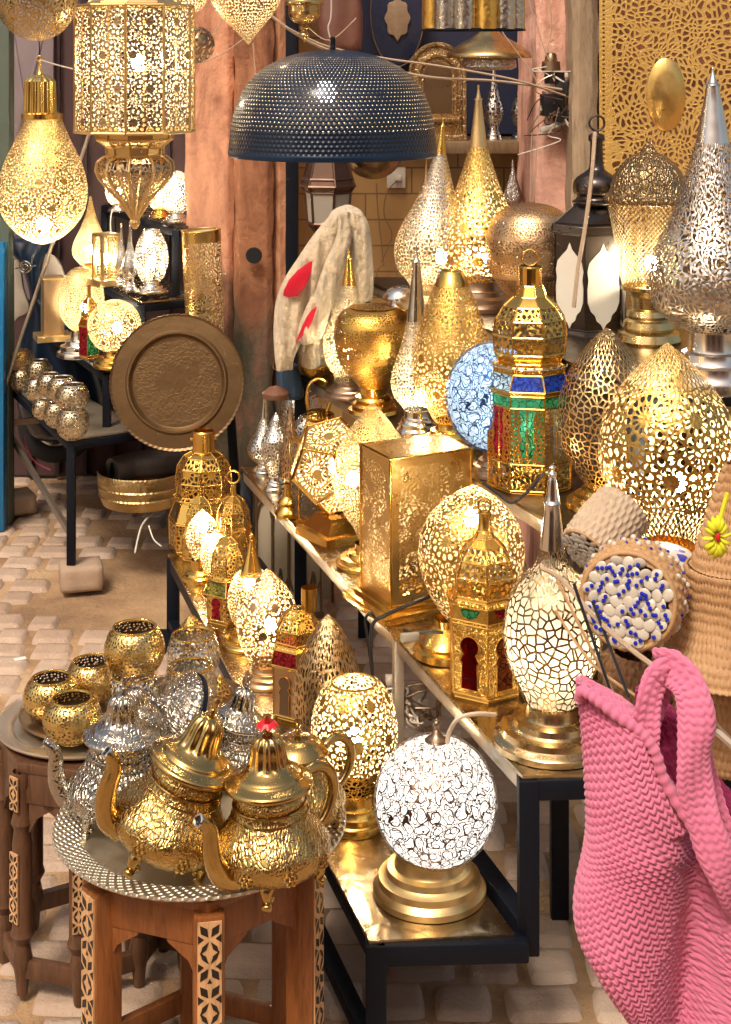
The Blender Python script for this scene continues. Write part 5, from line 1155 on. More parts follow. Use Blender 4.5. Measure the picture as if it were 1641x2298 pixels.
# third level
lamp('pear shaped brass lamp behind the upright box lamp on the left stand', 203, 612, None, 5.0, shade=[(440, 2), (475, 10), (510, 22), (545, 38), (570, 40), (590, 26), (597, 16)], smat=pg('cells', .0072, GOLD2), base=stepped(612, 592, 24, 14), lit=(560, .3))
t = Th('box_lamp', 'upright lit brass box lamp with pierced sides on the third level of the left stand', 'lamp', 238, 640, None, 4.78, rz=38); s = t.s
W = 40*s; H = 100*s
t.o('shade', MB().box((0, 0, H/2+14*s), (W, W, H)), pierced('pierced_cells', (.80, .58, .24), 'cells', .009, LITIN, .3), smooth=5)
fr = MB()
for a in (-1, 1):
    for b in (-1, 1): fr.box((a*W/2, b*W/2, H/2+14*s), (7*s, 7*s, H))
fr.box((0, 0, H+14*s), (W+7*s, W+7*s, 6*s)).box((0, 0, 8*s), (W+24*s, W+24*s, 14*s)); t.o('frame', fr, m_goldr, bev=.0008); t.light(580, .35)
drop('tiny silver spire lamp, left one of the pair on the third level', 272, 642, None, 500, 590, 15, 615, 16, D=4.76, kind='dotsloose', cell=.006, nh=5)
drop('tiny silver spire lamp, right one of the pair on the third level', 292, 652, None, 496, 600, 18, 626, 17, D=4.72, kind='dotsloose', cell=.006, nh=5)
t = lamp('bright white lit barrel lamp with silver foot at the corner of the third level', 340, 655, None, 4.72, shade=[(516, 17), (524, 22), (550, 34), (585, 38), (615, 30), (632, 20)], smat=pierced('pierced_white', (.85, .8, .7), 'cellsfat', .0095, (.62, .56, .46), .25), base=stepped(655, 630, 38, 18), bmat=m_silv, lit=(588, .9))
t.o('rim', MB().torus((0, 0, (655-516)*t.s), 17*t.s, 1.6*t.s), m_silv)
# top level
lamp('bright lit ball lamp at the right of the top level of the left stand', 396, 498, None, 4.9, shade=globe(432, 37, 50, 3, 165), smat=pierced('pierced_white', (.85, .8, .7), 'cellsfat', .0095, (.62, .56, .46), .25), base=stepped(498, 474, 30, 15), bmat=m_silv, k=1, lit=(432, .9))
lamp('gold ball lamp just behind the bright lit ball lamp, top level', 358, 488, None, 5.0, shade=globe(440, 26, 34, 3, 165), smat=pg('cells', .0085, GOLD2), base=stepped(488, 468, 24, 12), k=1, lit=(440, .3))
lamp('round lit lamp behind the onion tip of the big panelled lantern, top level', 264, 474, None, 5.2, shade=globe(428, 28, 36, 3, 165), smat=pg('cells', .0085, PALE), base=stepped(474, 458, 22, 12), bmat=m_silv, k=1, lit=(430, .4))
# gold cylinder
t = Th('cylinder_lamp', 'tall pierced gold cylinder lamp leaning in front of the pink pier', 'lamp', 462, 770, None, 4.68, tilt=-2.5)
t.L('shade', [(516, 44), (560, 44), (700, 43), (770, 42)], framed('cylinder_sides', (.86, .60, .20), 'leaf', .0105, 20, .44, .035), 56, False)
t.o('rim', MB().torus((0, 0, (770-516)*t.s), 44*t.s, 2*t.s), m_gd)
# copper tray
t = Th('copper_tray', 'huge dark copper tray with a scalloped rim leaning upright against the left stand', 'tray', 387, 1012, None, 4.42, lean=-9, tilt=3); s = t.s
def tray_mat():
    t = NT('etched_copper'); ob = t.n('TexCoord').outputs['Object']
    v = t.noise(ob, 7, 4); e = t.n('TexVoronoi', {'Vector': ob, 'Scale': 80}, feature='DISTANCE_TO_EDGE').outputs[0]
    c = t.mix(v, (.14, .085, .04), (.27, .17, .08)); sp = t.n('SeparateXYZ', {0: ob}); dz = t.M('SUBTRACT', sp.outputs[2], .2); rr = t.M('SQRT', t.M('ADD', t.M('MULTIPLY', sp.outputs[0], sp.outputs[0]), t.M('MULTIPLY', dz, dz))); m_ = t.M('MULTIPLY', t.M('GREATER_THAN', v, .45), t.M('LESS_THAN', rr, .125))
    t.link(t.n('BsdfPrincipled', {'Base Color': c, 'Metallic': .85, 'Roughness': .42, 'Normal': t.bump(t.M('MULTIPLY', t.M('MINIMUM', e, .15), m_), .8, .003, t.bump(t.noise(ob, 30, 4), .4, .004))}).outputs[0], t.out.inputs[0]); return t.m
Rt = 150*s; RX = Matrix.Rotation(PI/2, 3, 'X')
pr_ = [(.004, 0), (.004, 100*s), (.007, 103*s), (.020, 108*s), (.020, 112*s), (.014, 116*s), (.012, 145*s), (.016, 150*s), (.010, 151*s), (.0, 146*s), (.0, 0)]
scal = lambda a, h, l: (.0026*abs(math.sin(a*40)) if l > 144*s and l < 170*s else 0)
t.o('dish', MB().lathe([(a, b) for a, b in pr_], 288, (0, 0, 152*s), M=RX, disp=scal), tray_mat(), smooth=30)
# tub and the dark bundle behind it
t = Th('brass_tub', 'embossed brass tub under the leaning copper tray', 'tub', 318, 1118, None, 4.55)
t.L('body', [(1052, 97), (1056, 99), (1080, 97), (1083, 99), (1088, 96), (1100, 95), (1103, 97), (1108, 93), (1125, 86), (1128, 80), (1128, 0)], metal('tub_brass', (.50, .36, .16), .35, 0, .4, 30.0), 64, False)
t.L('inner_wall', [(1052, 96), (1120, 84), (1122, 0)][::1], m_bron, 48, False)
t = Th('leather_roll', 'dark worn leather roll lying on the brass tub', 'roll', 330, 1062, None, 4.6); s = t.s
t.o('body', MB().tube(sm([(-72*s, -.04, 12*s), (-30*s, 0, 18*s), (30*s, .0, 24*s), (90*s, .02, 26*s)], 6), [30*s]*19, 24), plain('worn_leather', (.09, .07, .06), .55, .7, 30.0, .4), smooth=50)
t.o('end_hole', MB().lathe([(.002, 22*s), (.003, 20*s), (.0, 16*s), (-.01, 0)], 24, (-73*s, -.042, 12*s), M=Matrix.Rotation(-PI/2, 3, 'Y') @ Matrix.Rotation(0, 3, 'X')), m_black)
cordline('thin white cable curling on the floor below the brass tub', [P(345, 1150, 4.5), P(318, 1180, 4.4), P(303, 1240, 4.25)], .0028, wht, 'cable', 'cable')
cordline('second short pale cable on the floor below the tub', [P(334, 1180, 4.4), P(345, 1210, 4.35), P(362, 1226, 4.3)], .0022, wht, 'cable', 'cable')
# scooter
t = Th('scooter', 'dark blue and cream motor scooter parked behind the left stand', 'scooter', 110, 1040, None, 5.35); s = t.s
mnb = plain('scooter_blue', (.01, .03, .07), .25); mcr = plain('scooter_cream', (.62, .54, .44), .35)
patch(t, 'leg_shield', [(14, 600), (44, 578), (54, 585), (62, 640), (74, 690), (40, 716), (34, 800), (20, 880), (12, 880)], -.05, mcr, .02)
patch(t, 'leg_shield', [(100, 600), (104, 570), (122, 566), (140, 582), (155, 620), (160, 680), (118, 680)], -.05, mcr, .02)
loft(t, 'head_tube', [(535, 10, 130, 1), (560, 30, 120, 1.2), (600, 58, 108, 1.2), (660, 72, 112, 1), (720, 56, 190, 1), (800, 45, 215, 1.2), (900, 40, 240, 1.3), (960, 60, 230, 1), (985, 80, 200, .5)], mnb, .12, yoff=.02, nseg=48)
t.o('badge', MB().torus(t.pt(80, 584, -.17), 12*s, 2.4*s, RX, arc=TAU).torus(t.pt(80, 584, -.17), 6*s, 1.6*s, RX).tube([t.pt(58, 588, -.16), t.pt(102, 582, -.16)], 1.8*s), m_silv)
whl = t.o('wheel', MB().torus(t.pt(120, 960, .05), 66*s, 22*s, Matrix.Rotation(PI/2, 3, 'X'), n=36, seg=12), plain('tyre_rubber', (.02, .02, .02), .8))
obj('rim', MB().torus(t.pt(120, 960, .03), 40*s, 7*s, Matrix.Rotation(PI/2, 3, 'X')), m_silv, whl)
t.o('pink_cable', MB().tube(sm([tuple(t.pt(a, b, -.2)) for a, b in ((84, 945), (92, 980), (110, 1005), (140, 1020))], 5), .003, 6), plain('pink_cable', (.6, .12, .2), .5))
t = Th('metal_rod', 'long grey metal rod leaning across the scooter to the left edge', 'rod', 60, 760, None, 5.0)
t.o('rod', MB().tube([t.pt(200, 300), t.pt(-10, 930)], .006, 8), m_lip); cordline('short white cable hanging over the top level of the left stand', [P(252, 470, 4.9), P(248, 500, 4.88), P(252, 560, 4.88)], .002, wht, 'cable', 'cable')
# bronze lantern behind the stand
t = Th('floor_lantern', 'large dark bronze floor lantern with arched tracery and frosted panes under the shelves', 'lantern', 662, 1362, None, 4.28); s = t.s
fr = MB(); W, H = 150*s, 270*s
for i in range(5):
    x = -W/2+W*i/4; fr.box((x, -.06, H/2), (5*s, 5*s, H)); 
fr.box((0, -.06, H), (W+12*s, 8*s, 8*s)).box((0, -.06, H-20*s), (W, 5*s, 4*s)).box((0, -.06, 6*s), (W+12*s, 8*s, 12*s)).box((-W/2, .06, H/2), (6*s, 6*s, H)).box((W/2, .06, H/2), (6*s, 6*s, H))
for i in range(4):
    xc = -W/2+W*(i+.5)/4
    for sg in (-1, 1):
        fr.tube([(xc+sg*17*s, -.062, H-60*s), (xc+sg*12*s, -.062, H-34*s), (xc, -.062, H-20*s)], 2.2*s, 5); fr.tube([(xc+sg*17*s, -.062, 80*s), (xc+sg*8*s, -.062, 52*s), (xc, -.062, 100*s if i % 2 else 60*s)], 2.2*s, 5)
t.o('frame', fr, m_bron); t.o('frosted_pane', MB().box((0, -.055, H/2), (W, .003, H-12*s)).box((0, .06, H/2), (W, .003, H-12*s)), plain('frosted_beige', (.50, .42, .30), .4, 0, 60.0, .1))
t.o('roof', MB().lathe([(H+52*s, 30*s), (H+20*s, 80*s), (H+6*s, 112*s)], 4, rot=PI/4, sy=.7), pierced('pierced_bronze', (.5, .36, .2), 'net', .014, UNLIT, .35), smooth=5)
t.o('beading', MB().tube([(-80*s, -.075, H+8*s), (80*s, -.075, H+8*s)], 4*s, 8), m_gold)
t.e.rotation_euler.z = -.25
# cables and power strip
t = Th('power_strip', 'tangle of white adapters, plugs and brown cables between the two lower shelves', 'power strip', 925, 1640, None, 2.95); s = t.s; rnd = random.Random(11)
wp = plain('cream_plastic', (.62, .52, .42), .4)
t.o('strip', MB().box(t.pt(948, 1590, .0), (62*s, 20*s, 78*s), .5), wp, bev=.004)
for i in range(7):
    t.o('adapter', MB().box(t.pt(865+rnd.random()*85, 1520+rnd.random()*50, -.02*rnd.random()), (26*s, 22*s, 20*s), rnd.random()*3), wp, bev=.003)
for i in range(14):
    a, b = 860+rnd.random()*90, 1520+rnd.random()*80
    t.o('cable', MB().tube(sm([tuple(t.pt(a+rnd.uniform(-40, 40), b+rnd.uniform(-30, 30), -.03-.02*rnd.random())) for j in range(6)], 5), .0022, 6), [m_brown, wp][i % 2])
cordline('black twin flex hanging from the square box lamp down between the shelves', [P(985, 1330, 2.95), P(930, 1352, 2.9), P(870, 1378, 2.88), P(838, 1400, 2.86), P(832, 1450, 2.86), P(836, 1510, 2.88), P(842, 1560, 2.9)], .0036, blk, 'flex', 'cable')
cordline('black flex loop over the shelf edge beside the square box lamp', [P(846, 1392, 2.9), P(832, 1376, 2.9), P(820, 1392, 2.9), P(826, 1440, 2.9), P(834, 1500, 2.9), P(838, 1530, 2.9)], .003, blk, 'flex', 'cable')
cordline('black flex with an inline switch beside the large oval lamp', [P(905, 1412, 2.75), P(925, 1420, 2.75), P(960, 1418, 2.75), P(995, 1420, 2.75)], .0028, blk, 'flex', 'cable')
t = Th('inline_switch', 'cream inline cable switch on the edge of the second shelf', 'switch', 918, 1442, None, 2.74); t.o('body', MB().box(t.pt(920, 1430), (44*t.s, 14*t.s, 20*t.s), .2), plain('grey_plastic', (.35, .3, .22), .4), bev=.004)
cordline('cream cable looping from the white globe lamp over the second shelf edge', [P(1004, 1668, 2.36), P(1010, 1640, 2.36), P(1030, 1612, 2.35), P(1070, 1602, 2.36), P(1112, 1604, 2.38)], .0036, plain('cream_cable', (.62, .5, .36), .5), 'cable', 'cable')
cordline('black cable draped over a chrome clamp behind the red paned lantern', [P(1085, 1085, 2.95), P(1120, 1110, 2.9), P(1150, 1128, 2.86), P(1190, 1098, 2.85), P(1222, 1060, 2.86)], .003, blk, 'cable', 'cable')
# ================================================================ tables, bowls and teapots
ZT = .40
m_wood = wood('reddish_wood', (.25, .085, .022), .35); m_dwood = wood('dark_walnut', (.11, .05, .025), .4)
m_light = wood('pale_inlay', (.62, .36, .17), .45); m_ink = plain('black_inlay', (.015, .01, .008), .4)
def inlay(root, c, nrm, w_, z0, z1, per=.085):
    """pale strip carved with black X and diamond motifs, on the outer face of a leg"""
    nrm = Vector(nrm).normalized(); tan = Vector((-nrm.y, nrm.x, 0)); c = Vector(c)
    f3 = lambda x, y, z: c+nrm*z+tan*x+Vector((0, 0, y))
    mb = MB().poly([(-w_/2, z0), (w_/2, z0), (w_/2, z1), (-w_/2, z1)], 0, .0025, f3, mi=0)
    n = max(1, round((z1-z0)/per)); p = (z1-z0)/n; h = w_*.5
    def leaf(x0, y0, x1, y1, k=.16):
        dx, dy = x1-x0, y1-y0; mx, my = (x0+x1)/2, (y0+y1)/2; L = math.hypot(dx, dy); px, py = -dy/L*k*w_, dx/L*k*w_
        mb.poly([(x0, y0), (mx+px, my+py), (x1, y1), (mx-px, my-py)], .0026, .0032, f3, mi=1)
    for i in range(n):
        b = z0+p*i; a = .40*w_
        leaf(-a, b+p*.04, -.06*w_, b+p*.24); leaf(a, b+p*.04, .06*w_, b+p*.24)
        leaf(-a, b+p*.96, -.06*w_, b+p*.76); leaf(a, b+p*.96, .06*w_, b+p*.76)
        leaf(-a, b+p*.52, -.04*w_, b+p*.32, .1); leaf(a, b+p*.52, .04*w_, b+p*.32, .1); leaf(-a, b+p*.48, -.04*w_, b+p*.68, .1); leaf(a, b+p*.48, .04*w_, b+p*.68, .1)
        for sg in (-1, 1):
            mb.poly([(sg*.48*w_, b+p*.2), (sg*.24*w_, b+p*.27), (sg*.48*w_, b+p*.34)][::sg], .0026, .0032, f3, mi=1)
            mb.poly([(sg*.48*w_, b+p*.66), (sg*.24*w_, b+p*.73), (sg*.48*w_, b+p*.8)][::sg], .0026, .0032, f3, mi=1)
        mb.poly([(-.1*w_, b), (.1*w_, b), (0, b+p*.08)], .0026, .0032, f3, mi=1)
    return obj('inlay_strip', mb, [m_light, m_ink], root, smooth=15)
def octtable(label, u, v, R, n, a0, wm, legw=.055, turned=False, skip=()):
    D = DZ(v, ZT); c = P(u, v, D); root = bpy.data.objects.new('side_table', None); COL.objects.link(root); root.location = (c.x, c.y, 0)
    tag(root, label, 'table', 'low tables of teapots and bowls')
    obj('table_top', MB().lathe([(ZT-.014, 0), (ZT-.014, R*1.08), (ZT-.03, R*1.08), (ZT-.03, 0)], n, rot=a0), wm, root, smooth=20, bev=.002)
    pos = []
    for k in range(n):
        a = PI/2+a0+TAU*k/n; p = Vector((R*math.cos(a), R*math.sin(a), 0)); pos.append(p); nr = p.normalized()
        if turned:
            pr = [(ZT-.03, .016), (ZT-.05, .017), (ZT-.06, .013), (.30, .015), (.285, .019), (.275, .014), (.25, .017), (.11, .017), (.10, .020), (.085, .012), (.06, .017), (.03, .012), (0, .009), (0, 0)]
            lg = obj('leg', MB().lathe(pr, 16, p), wm, root)
            inlay(lg, p+nr*.0155, nr, .022, .125, .24, .06) if False else inlay(lg, p+nr*.0165, nr, .02, .125, .24, .06)
            inlay(lg, p+nr*.0165, nr, .02, .31, .365, .055)
        else:
            lg = obj('leg', MB().box(p+Vector((0, 0, (ZT-.03)/2)), (.042, legw, ZT-.03), math.atan2(nr.y, nr.x)), wm, root, bev=.002)
            inlay(lg, p+nr*.0212, nr, legw*.80, .03, ZT-.036)
    for k in range(n):
        p, q = pos[k], pos[(k+1) % n]
        obj('apron', MB().beam(p+Vector((0, 0, ZT-.055)), q+Vector((0, 0, ZT-.055)), .016, .05), wm, root, bev=.0015)
        # pointed arch shoulders
        for e, f in ((p, q), (q, p)):
            dirv = (f-e).normalized(); nn = Vector((-dirv.y, dirv.x, 0))
            f3 = lambda x, y, z, e=e, dirv=dirv, nn=nn: e+dirv*x+nn*z+Vector((0, 0, y))
            obj('arch_shoulder', MB().poly([(.015, ZT-.08), (.015, ZT-.13), (.028, ZT-.105), (.06, ZT-.085), (.062, ZT-.08)], -.006, .006, f3), wm, root)
        obj('stretcher', MB().beam(p+Vector((0, 0, .045)), q+Vector((0, 0, .045)), .016, .03), wm, root, bev=.0015)
    return root
octtable('reddish wooden table with carved inlay legs under the teapot tray, nearest the viewer', 450, 1855, .168, 6, math.radians(10), m_wood, .042)
octtable('dark walnut table with turned inlaid legs under the gold bowls, far left', 190, 1625, .135, 8, .12, m_dwood, .05, True)
octtable('dark turned leg table half hidden behind the teapot table, under the silver bowls', 402, 1590, .10, 6, .2, m_dwood, .05, True)
def tray(label, u, v, z, R, mat, th_=.004, rim=.006, lip=.82, n=96):
    t = Th('serving_tray', label, 'tray', u, v, z)
    t.o('dish', MB().lathe([(th_+.001, 0), (th_+.001, R*lip*.96), (th_+.004, R*lip), (rim+.003, R*lip*1.03), (rim+.004, R*.97), (rim+.007, R*.995), (rim+.004, R), (rim, R*.98), (.0, R*lip), (0, 0)], n), mat, smooth=30); return t
def traymat(name, c1, c2, rough):
    t = NT(name); ob = t.n('TexCoord').outputs['Object']; sp = t.n('SeparateXYZ', {0: ob})
    r = t.M('SQRT', t.M('ADD', t.M('MULTIPLY', sp.outputs[0], sp.outputs[0]), t.M('MULTIPLY', sp.outputs[1], sp.outputs[1]))); th_ = t.M('ARCTAN2', sp.outputs[1], sp.outputs[0])
    w1 = t.M('SINE', t.M('MULTIPLY', r, 520.0)); w2 = t.M('SINE', t.M('ADD', t.M('MULTIPLY', th_, 84.0), t.M('MULTIPLY', r, 150.0))); band = t.M('GREATER_THAN', r, .178)
    h = t.M('ADD', t.M('MULTIPLY', t.M('MULTIPLY', t.M('MULTIPLY', w1, w2), band), 1.0), t.M('MULTIPLY', t.noise(ob, 18, 4), .5))
    c = t.mix(t.noise(ob, 9, 5), c1, c2)
    t.link(t.n('BsdfPrincipled', {'Base Color': c, 'Metallic': 1.0, 'Roughness': t.n('MapRange', {0: t.noise(ob, 30, 5), 3: rough*.7, 4: rough*1.5}).outputs[0], 'Normal': t.bump(h, .9, .003)}).outputs[0], t.out.inputs[0]); return t.m
tray('large round silvery brass tray with engraved rim carrying the teapots', 450, 1855, ZT-.012, .2205, traymat('tray_metal', (.66, .57, .42), (.90, .84, .72), .42))
tray('pale round hammered tray on the dark walnut table', 190, 1625, ZT-.012, .153, traymat('pale_tray', (.62, .52, .38), (.86, .78, .64), .4))
tray('dull bronze tray holding the gold pierced bowls', 196, 1606, ZT-.002, .118, metal('dull_bronze_tray', (.38, .27, .16), .35))
tray('old tray under the silver bowls on the hidden table', 402, 1590, ZT-.012, .125, metal('dull_bronze_tray', (.38, .27, .16), .35))
GB = 'gold pierced bowls'; ZB = ZT+.006
bg_ = pierced('bowl_gold', (.84, .60, .22), 'dotsloose', .0066, (.12, .07, .03), .26); bs_ = pierced('bowl_silver', (.84, .80, .68), 'leaf', .0095, (.35, .3, .22), .14)
votive('gold pierced bowl at the left edge of the bronze tray, behind the front bowl', 115, 1612, 62, ZB, mat=bg_, grp=GB, name='pierced_bowl', hsc=.9, op=.68)
votive('front gold pierced bowl on the bronze tray, showing its empty inside', 162, 1662, 66, ZB, mat=bg_, grp=GB, name='pierced_bowl', hsc=.88, op=.66)
votive('gold pierced bowl at the back of the bronze tray, partly behind the stacked bowl', 207, 1572, 60, ZB, mat=bg_, grp=GB, name='pierced_bowl', hsc=.9, op=.70)
votive('topmost gold pierced bowl, stacked on a silver bowl', 302, 1512, 68, None, 2.64, bg_, GB, .94, .70, 'pierced_bowl')
SB = 'silver pierced bowls'
votive('silver openwork bowl underneath the topmost gold bowl', 298, 1610, 62, None, 2.64, bs_, SB, .95, .74, 'pierced_bowl')
votive('silver openwork bowl at the back of the hidden table, behind its twin', 434, 1522, 60, ZB, mat=bs_, grp=SB, name='pierced_bowl', hsc=1.0, op=.78)
votive('silver openwork bowl in front of its twin, left of the shelf edge', 426, 1596, 62, ZB, mat=bs_, grp=SB, name='pierced_bowl', hsc=1.0, op=.76)
t = lamp('little gold pierced cone poking up behind the silver openwork bowls', 430, 1460, None, 2.95, shade=[(1378, 1), (1392, 16), (1412, 30), (1440, 36), (1455, 26)], smat=pg('cells', .008, GOLD2, False), base=[(1455, 20), (1460, 22), (1460, 0)], name='cone_lamp')
t = lamp('little gold pierced cone between the silver bowls and the shelf edge', 494, 1590, None, 2.75, shade=[(1510, 1), (1530, 14), (1555, 26), (1580, 22)], smat=pg('cells', .008, GOLD2, False), base=[(1580, 18), (1590, 20), (1590, 0)], name='cone_lamp')

def teapot(label, u, vb, k, rz, mat, emb, tilt=0, lean=0, D=None, z=None, spout=True, red=False, knobm=None, flat=False, rise=0):
    """k: body half width in photo pixels; rz turns the spout (0 = towards the left)"""
    t = Th('teapot', label, 'teapot', u, vb, z, D, 'moroccan teapots', tilt, lean, rz); s = t.s*k; t.e.rotation_mode = 'XYZ'
    t.e.rotation_euler = (math.radians(lean), math.radians(tilt), 0)
    Rz = Matrix.Rotation(math.radians(rz), 3, 'Z')
    lobes = lambda a, h, l: .045*s*abs(math.cos(4*a))**1.5*max(0, 1-abs(h/s-.75)/.55)
    body = sm([(1.62, .56), (1.55, .60), (1.48, .62), (1.38, .62), (1.25, .66), (1.08, .76), (.90, .90), (.70, 1.0), (.50, .99), (.34, .88), (.22, .70), (.16, .50), (.14, 0)], 5)
    t.o('body', MB().lathe([(a*s, b*s) for a, b in body], 64, disp=lobes), emb, smooth=60)
    if flat: lid = [(2.02, .02), (2.0, .05), (1.98, .12), (1.95, .3), (1.86, .48), (1.74, .6), (1.68, .66), (1.64, .66), (1.62, .58)]
    else: lid = [(2.62, .05), (2.58, .14), (2.52, .22), (2.40, .28), (2.20, .31), (2.06, .36), (1.98, .46), (1.92, .56), (1.86, .60), (1.82, .68), (1.78, .76), (1.72, .78), (1.68, .74), (1.64, .62)]
    fl = (lambda a, h, l: .02*s*math.cos(12*a) if 2.05*s < h < 2.55*s else 0) if not flat else None
    t.o('lid', MB().lathe([(a*s, b*s) for a, b in sm(lid, 4)], 72, disp=fl), mat, smooth=60)
    top = 2.02 if flat else 2.62
    kn = obj('knob', MB().lathe([((top+a)*s, b*s) for a, b in ((.30, 0), (.30, .07), (.27, .08), (.20, .045), (.12, .04), (.10, .08), (.06, .09), (.02, .05), (-.02, .06))], 16), knobm or mat, t.e)
    if red:
        rb = MB()
        for i in range(9):
            a = TAU*i/9; rb.tube([(0, 0, (top+.12)*s), (.12*s*math.cos(a), .12*s*math.sin(a), (top+.16)*s), (.2*s*math.cos(a), .2*s*math.sin(a), (top+.1)*s)], [.05*s, .07*s, .02*s], 6, flat=.4)
        t.o('red_ribbon', rb, plain('red_ribbon', (.75, .01, .03), .4))
    if spout:
        sp = sm([(-.80, 0, .40), (-1.05, 0, .50), (-1.22, 0, .78), (-1.28, 0, 1.10), (-1.30, 0, 1.38), (-1.42, 0, 1.56), (-1.52, 0, 1.62)], 6)
        n = len(sp); rs = [s*(.15*(1-i/(n-1))**1.0+.085) for i in range(n)]; rs[-1] *= 1.12
        so_p = obj('spout', MB().tube([Rz @ (Vector(p)*s) for p in sp], rs, 18, cap=False), mat, t.e, smooth=180)
        e, e2_ = Rz @ (Vector(sp[-1])*s), Rz @ (Vector(sp[-2])*s); dd = (e-e2_).normalized()
        obj('spout_rim', MB().torus(e, rs[-1], .026*s, dd.to_track_quat('Z', 'Y').to_matrix(), 20, 6), m_silv, so_p)
        obj('spout_mouth', MB().lathe([(-.02*s, rs[-1]*.95), (-.02*s, 0)], 16, e, M=dd.to_track_quat('Z', 'Y').to_matrix()), m_ink, so_p)
    hd = sm([(.60, 0, 1.46), (.82, 0, 1.62), (1.10, 0, 1.66), (1.36, 0, 1.50), (1.46, 0, 1.20), (1.38, 0, .90), (1.18, 0, .66), (.98, 0, .56)], 6)
    n = len(hd); t.o('handle', MB().tube([Rz @ (Vector(p)*s) for p in hd], [s*(.075+.03*math.sin(PI*i/(n-1))) for i in range(n)], 12), mat, smooth=180)
    t.o('collar_beading', MB().torus((0, 0, 1.40*s), .64*s, .028*s, n=48).torus((0, 0, 1.24*s), .675*s, .02*s, n=48), mat)
    for i in range(4):
        a = math.radians(rz)+PI/4+PI/2*i; c_, s__ = math.cos(a), math.sin(a)
        ft = MB().tube([(r_*s*c_, r_*s*s__, z_*s) for r_, z_ in sm([(.66, .40), (.82, .30), (.86, .16), (.80, .06), (.92, .0)], 4)], [s*q for q in [.15, .15, .15, .14, .13, .12, .10, .09, .08, .075, .07, .065, .07, .08, .09, .1, .08][:17]], 10, flat=.8)
        for q in range(5): ft.sphere(((.80+.04*math.cos(q))*s*c_-.07*s*math.sin(q*2)*s__, (.80+.04*math.cos(q))*s*s__+.07*s*math.sin(q*2)*c_, (.36-.06*q)*s), .06*s, 8)
        t.o('foot', ft, mat, smooth=180)
    ros = MB()
    for i in range(8):
        a = TAU*(i+.5)/8
        ros = MB()
        for q in range(7):
            b = TAU*q/6; rr = .09 if q < 6 else 0
            ros.sphere(((1.0)*s*math.cos(a+rr*math.cos(b)), (1.0)*s*math.sin(a+rr*math.cos(b)), (.52+rr*math.sin(b))*s), .055*s, 8)
        t.o('rosette', ros, mat)
    return t
m_br = metal('teapot_brass', (.60, .41, .15), .18, 0, .05, 90.0, .25); m_bre = metal('teapot_embossed', (.60, .41, .15), .2, 0, .4, 85.0, .25)
m_si = metal('teapot_silver', (.58, .53, .45), .16, 0, .3, 60.0, .25); m_sie = metal('teapot_silver_embossed', (.60, .55, .46), .2, 0, .9, 75.0, .25)
ZQ = ZT-.006
teapot('front polished brass teapot with a red ribbon tied on its lid knob', 612, 1978, 128, 42, m_br, m_bre, z=ZQ, red=True, tilt=-2)
teapot('big brass teapot tilted to the right, leaning against its neighbours', 352, 1926, 132, 18, m_br, m_bre, z=ZQ+.012, tilt=21)
teapot('silver embossed teapot at the left rim of the tray with a dark spout', 262, 1842, 110, 8, m_si, m_sie, z=ZQ, tilt=3)
teapot('brass teapot with a plain domed lid, behind the ribboned teapot', 668, 1858, 104, 38, m_br, m_bre, z=ZQ, flat=True)
teapot('silver teapot at the back of the tray with a slanting dark handle', 500, 1760, 86, 190, m_si, m_sie, D=2.42, tilt=14)
teapot('smaller silver teapot half hidden behind the embossed silver one', 322, 1745, 78, 150, m_si, m_sie, D=2.45, tilt=-6)
t = Th('tray_cover', 'silver domed cover standing on edge with a thick black rim, between the teapots', 'cover', 408, 1596, None, 2.36, tilt=-58, lean=24); s = t.s
t.o('dome', MB().lathe([(a*s, b*s) for a, b in sm([(70, 3), (66, 12), (54, 16), (46, 22), (40, 40), (26, 62), (10, 80), (0, 84)], 4)], 48), m_sie, smooth=60)
t.o('black_rim', MB().lathe([(0, 85*s), (-4*s, 87*s), (-12*s, 86*s), (-14*s, 80*s), (-14*s, 0)], 48), m_black); t.o('knob', MB().sphere((0, 0, 76*s), 9*s, 12), m_si)

# ================================================================ baskets at the right
def rattan(name, c1, c2):
    t = NT(name); ob = t.n('TexCoord').outputs['Object']
    c = t.mix(t.noise(ob, 60, 5, .7), c1, c2); c = t.mix(t.M('MULTIPLY', t.noise(ob, 6, 3), .5), c, c1)
    t.link(t.n('BsdfPrincipled', {'Base Color': c, 'Roughness': .6, 'Normal': t.bump(t.noise(ob, 220, 3), .5, .002)}).outputs[0], t.out.inputs[0]); return t.m
m_rat = rattan('rattan', (.36, .19, .08), (.64, .40, .20)); m_rat2 = rattan('dark_rattan', (.18, .09, .04), (.36, .20, .10))
def weave(nst, rowh, amp):
    def f(a, h, l):
        l = l+.0016*math.sin(a*5)+.001*math.sin(a*13+l*40); row = math.floor(l/rowh); fy = l/rowh-row; a = a+.012*math.sin(row*2.7)
        return amp*(max(0, math.sin(a*nst/2+PI*(row % 2)))**.6*math.sin(PI*fy)**.5+.35*math.sin(PI*fy))
    return f
def dense(prof, step):
    out = [prof[0]]
    for a, b in zip(prof, prof[1:]):
        L = math.hypot(b[0]-a[0], b[1]-a[1]); n = max(1, int(L/step))
        out += [(a[0]+(b[0]-a[0])*i/n, a[1]+(b[1]-a[1])*i/n) for i in range(1, n+1)]
    return out
def basket(label, name, parts, u, vb, z=None, D=None, tilt=0, lean=0, cat='basket'):
    t = Th(name, label, cat, u, vb, z, D, None, tilt, lean)
    for nm, prof, mat, nst in parts:
        p = dense(t.pr(sm(prof, 4)), .0022)
        t.o(nm, MB().lathe(p, 360, disp=weave(nst, .0145, .0036)), mat, smooth=180)
    return t
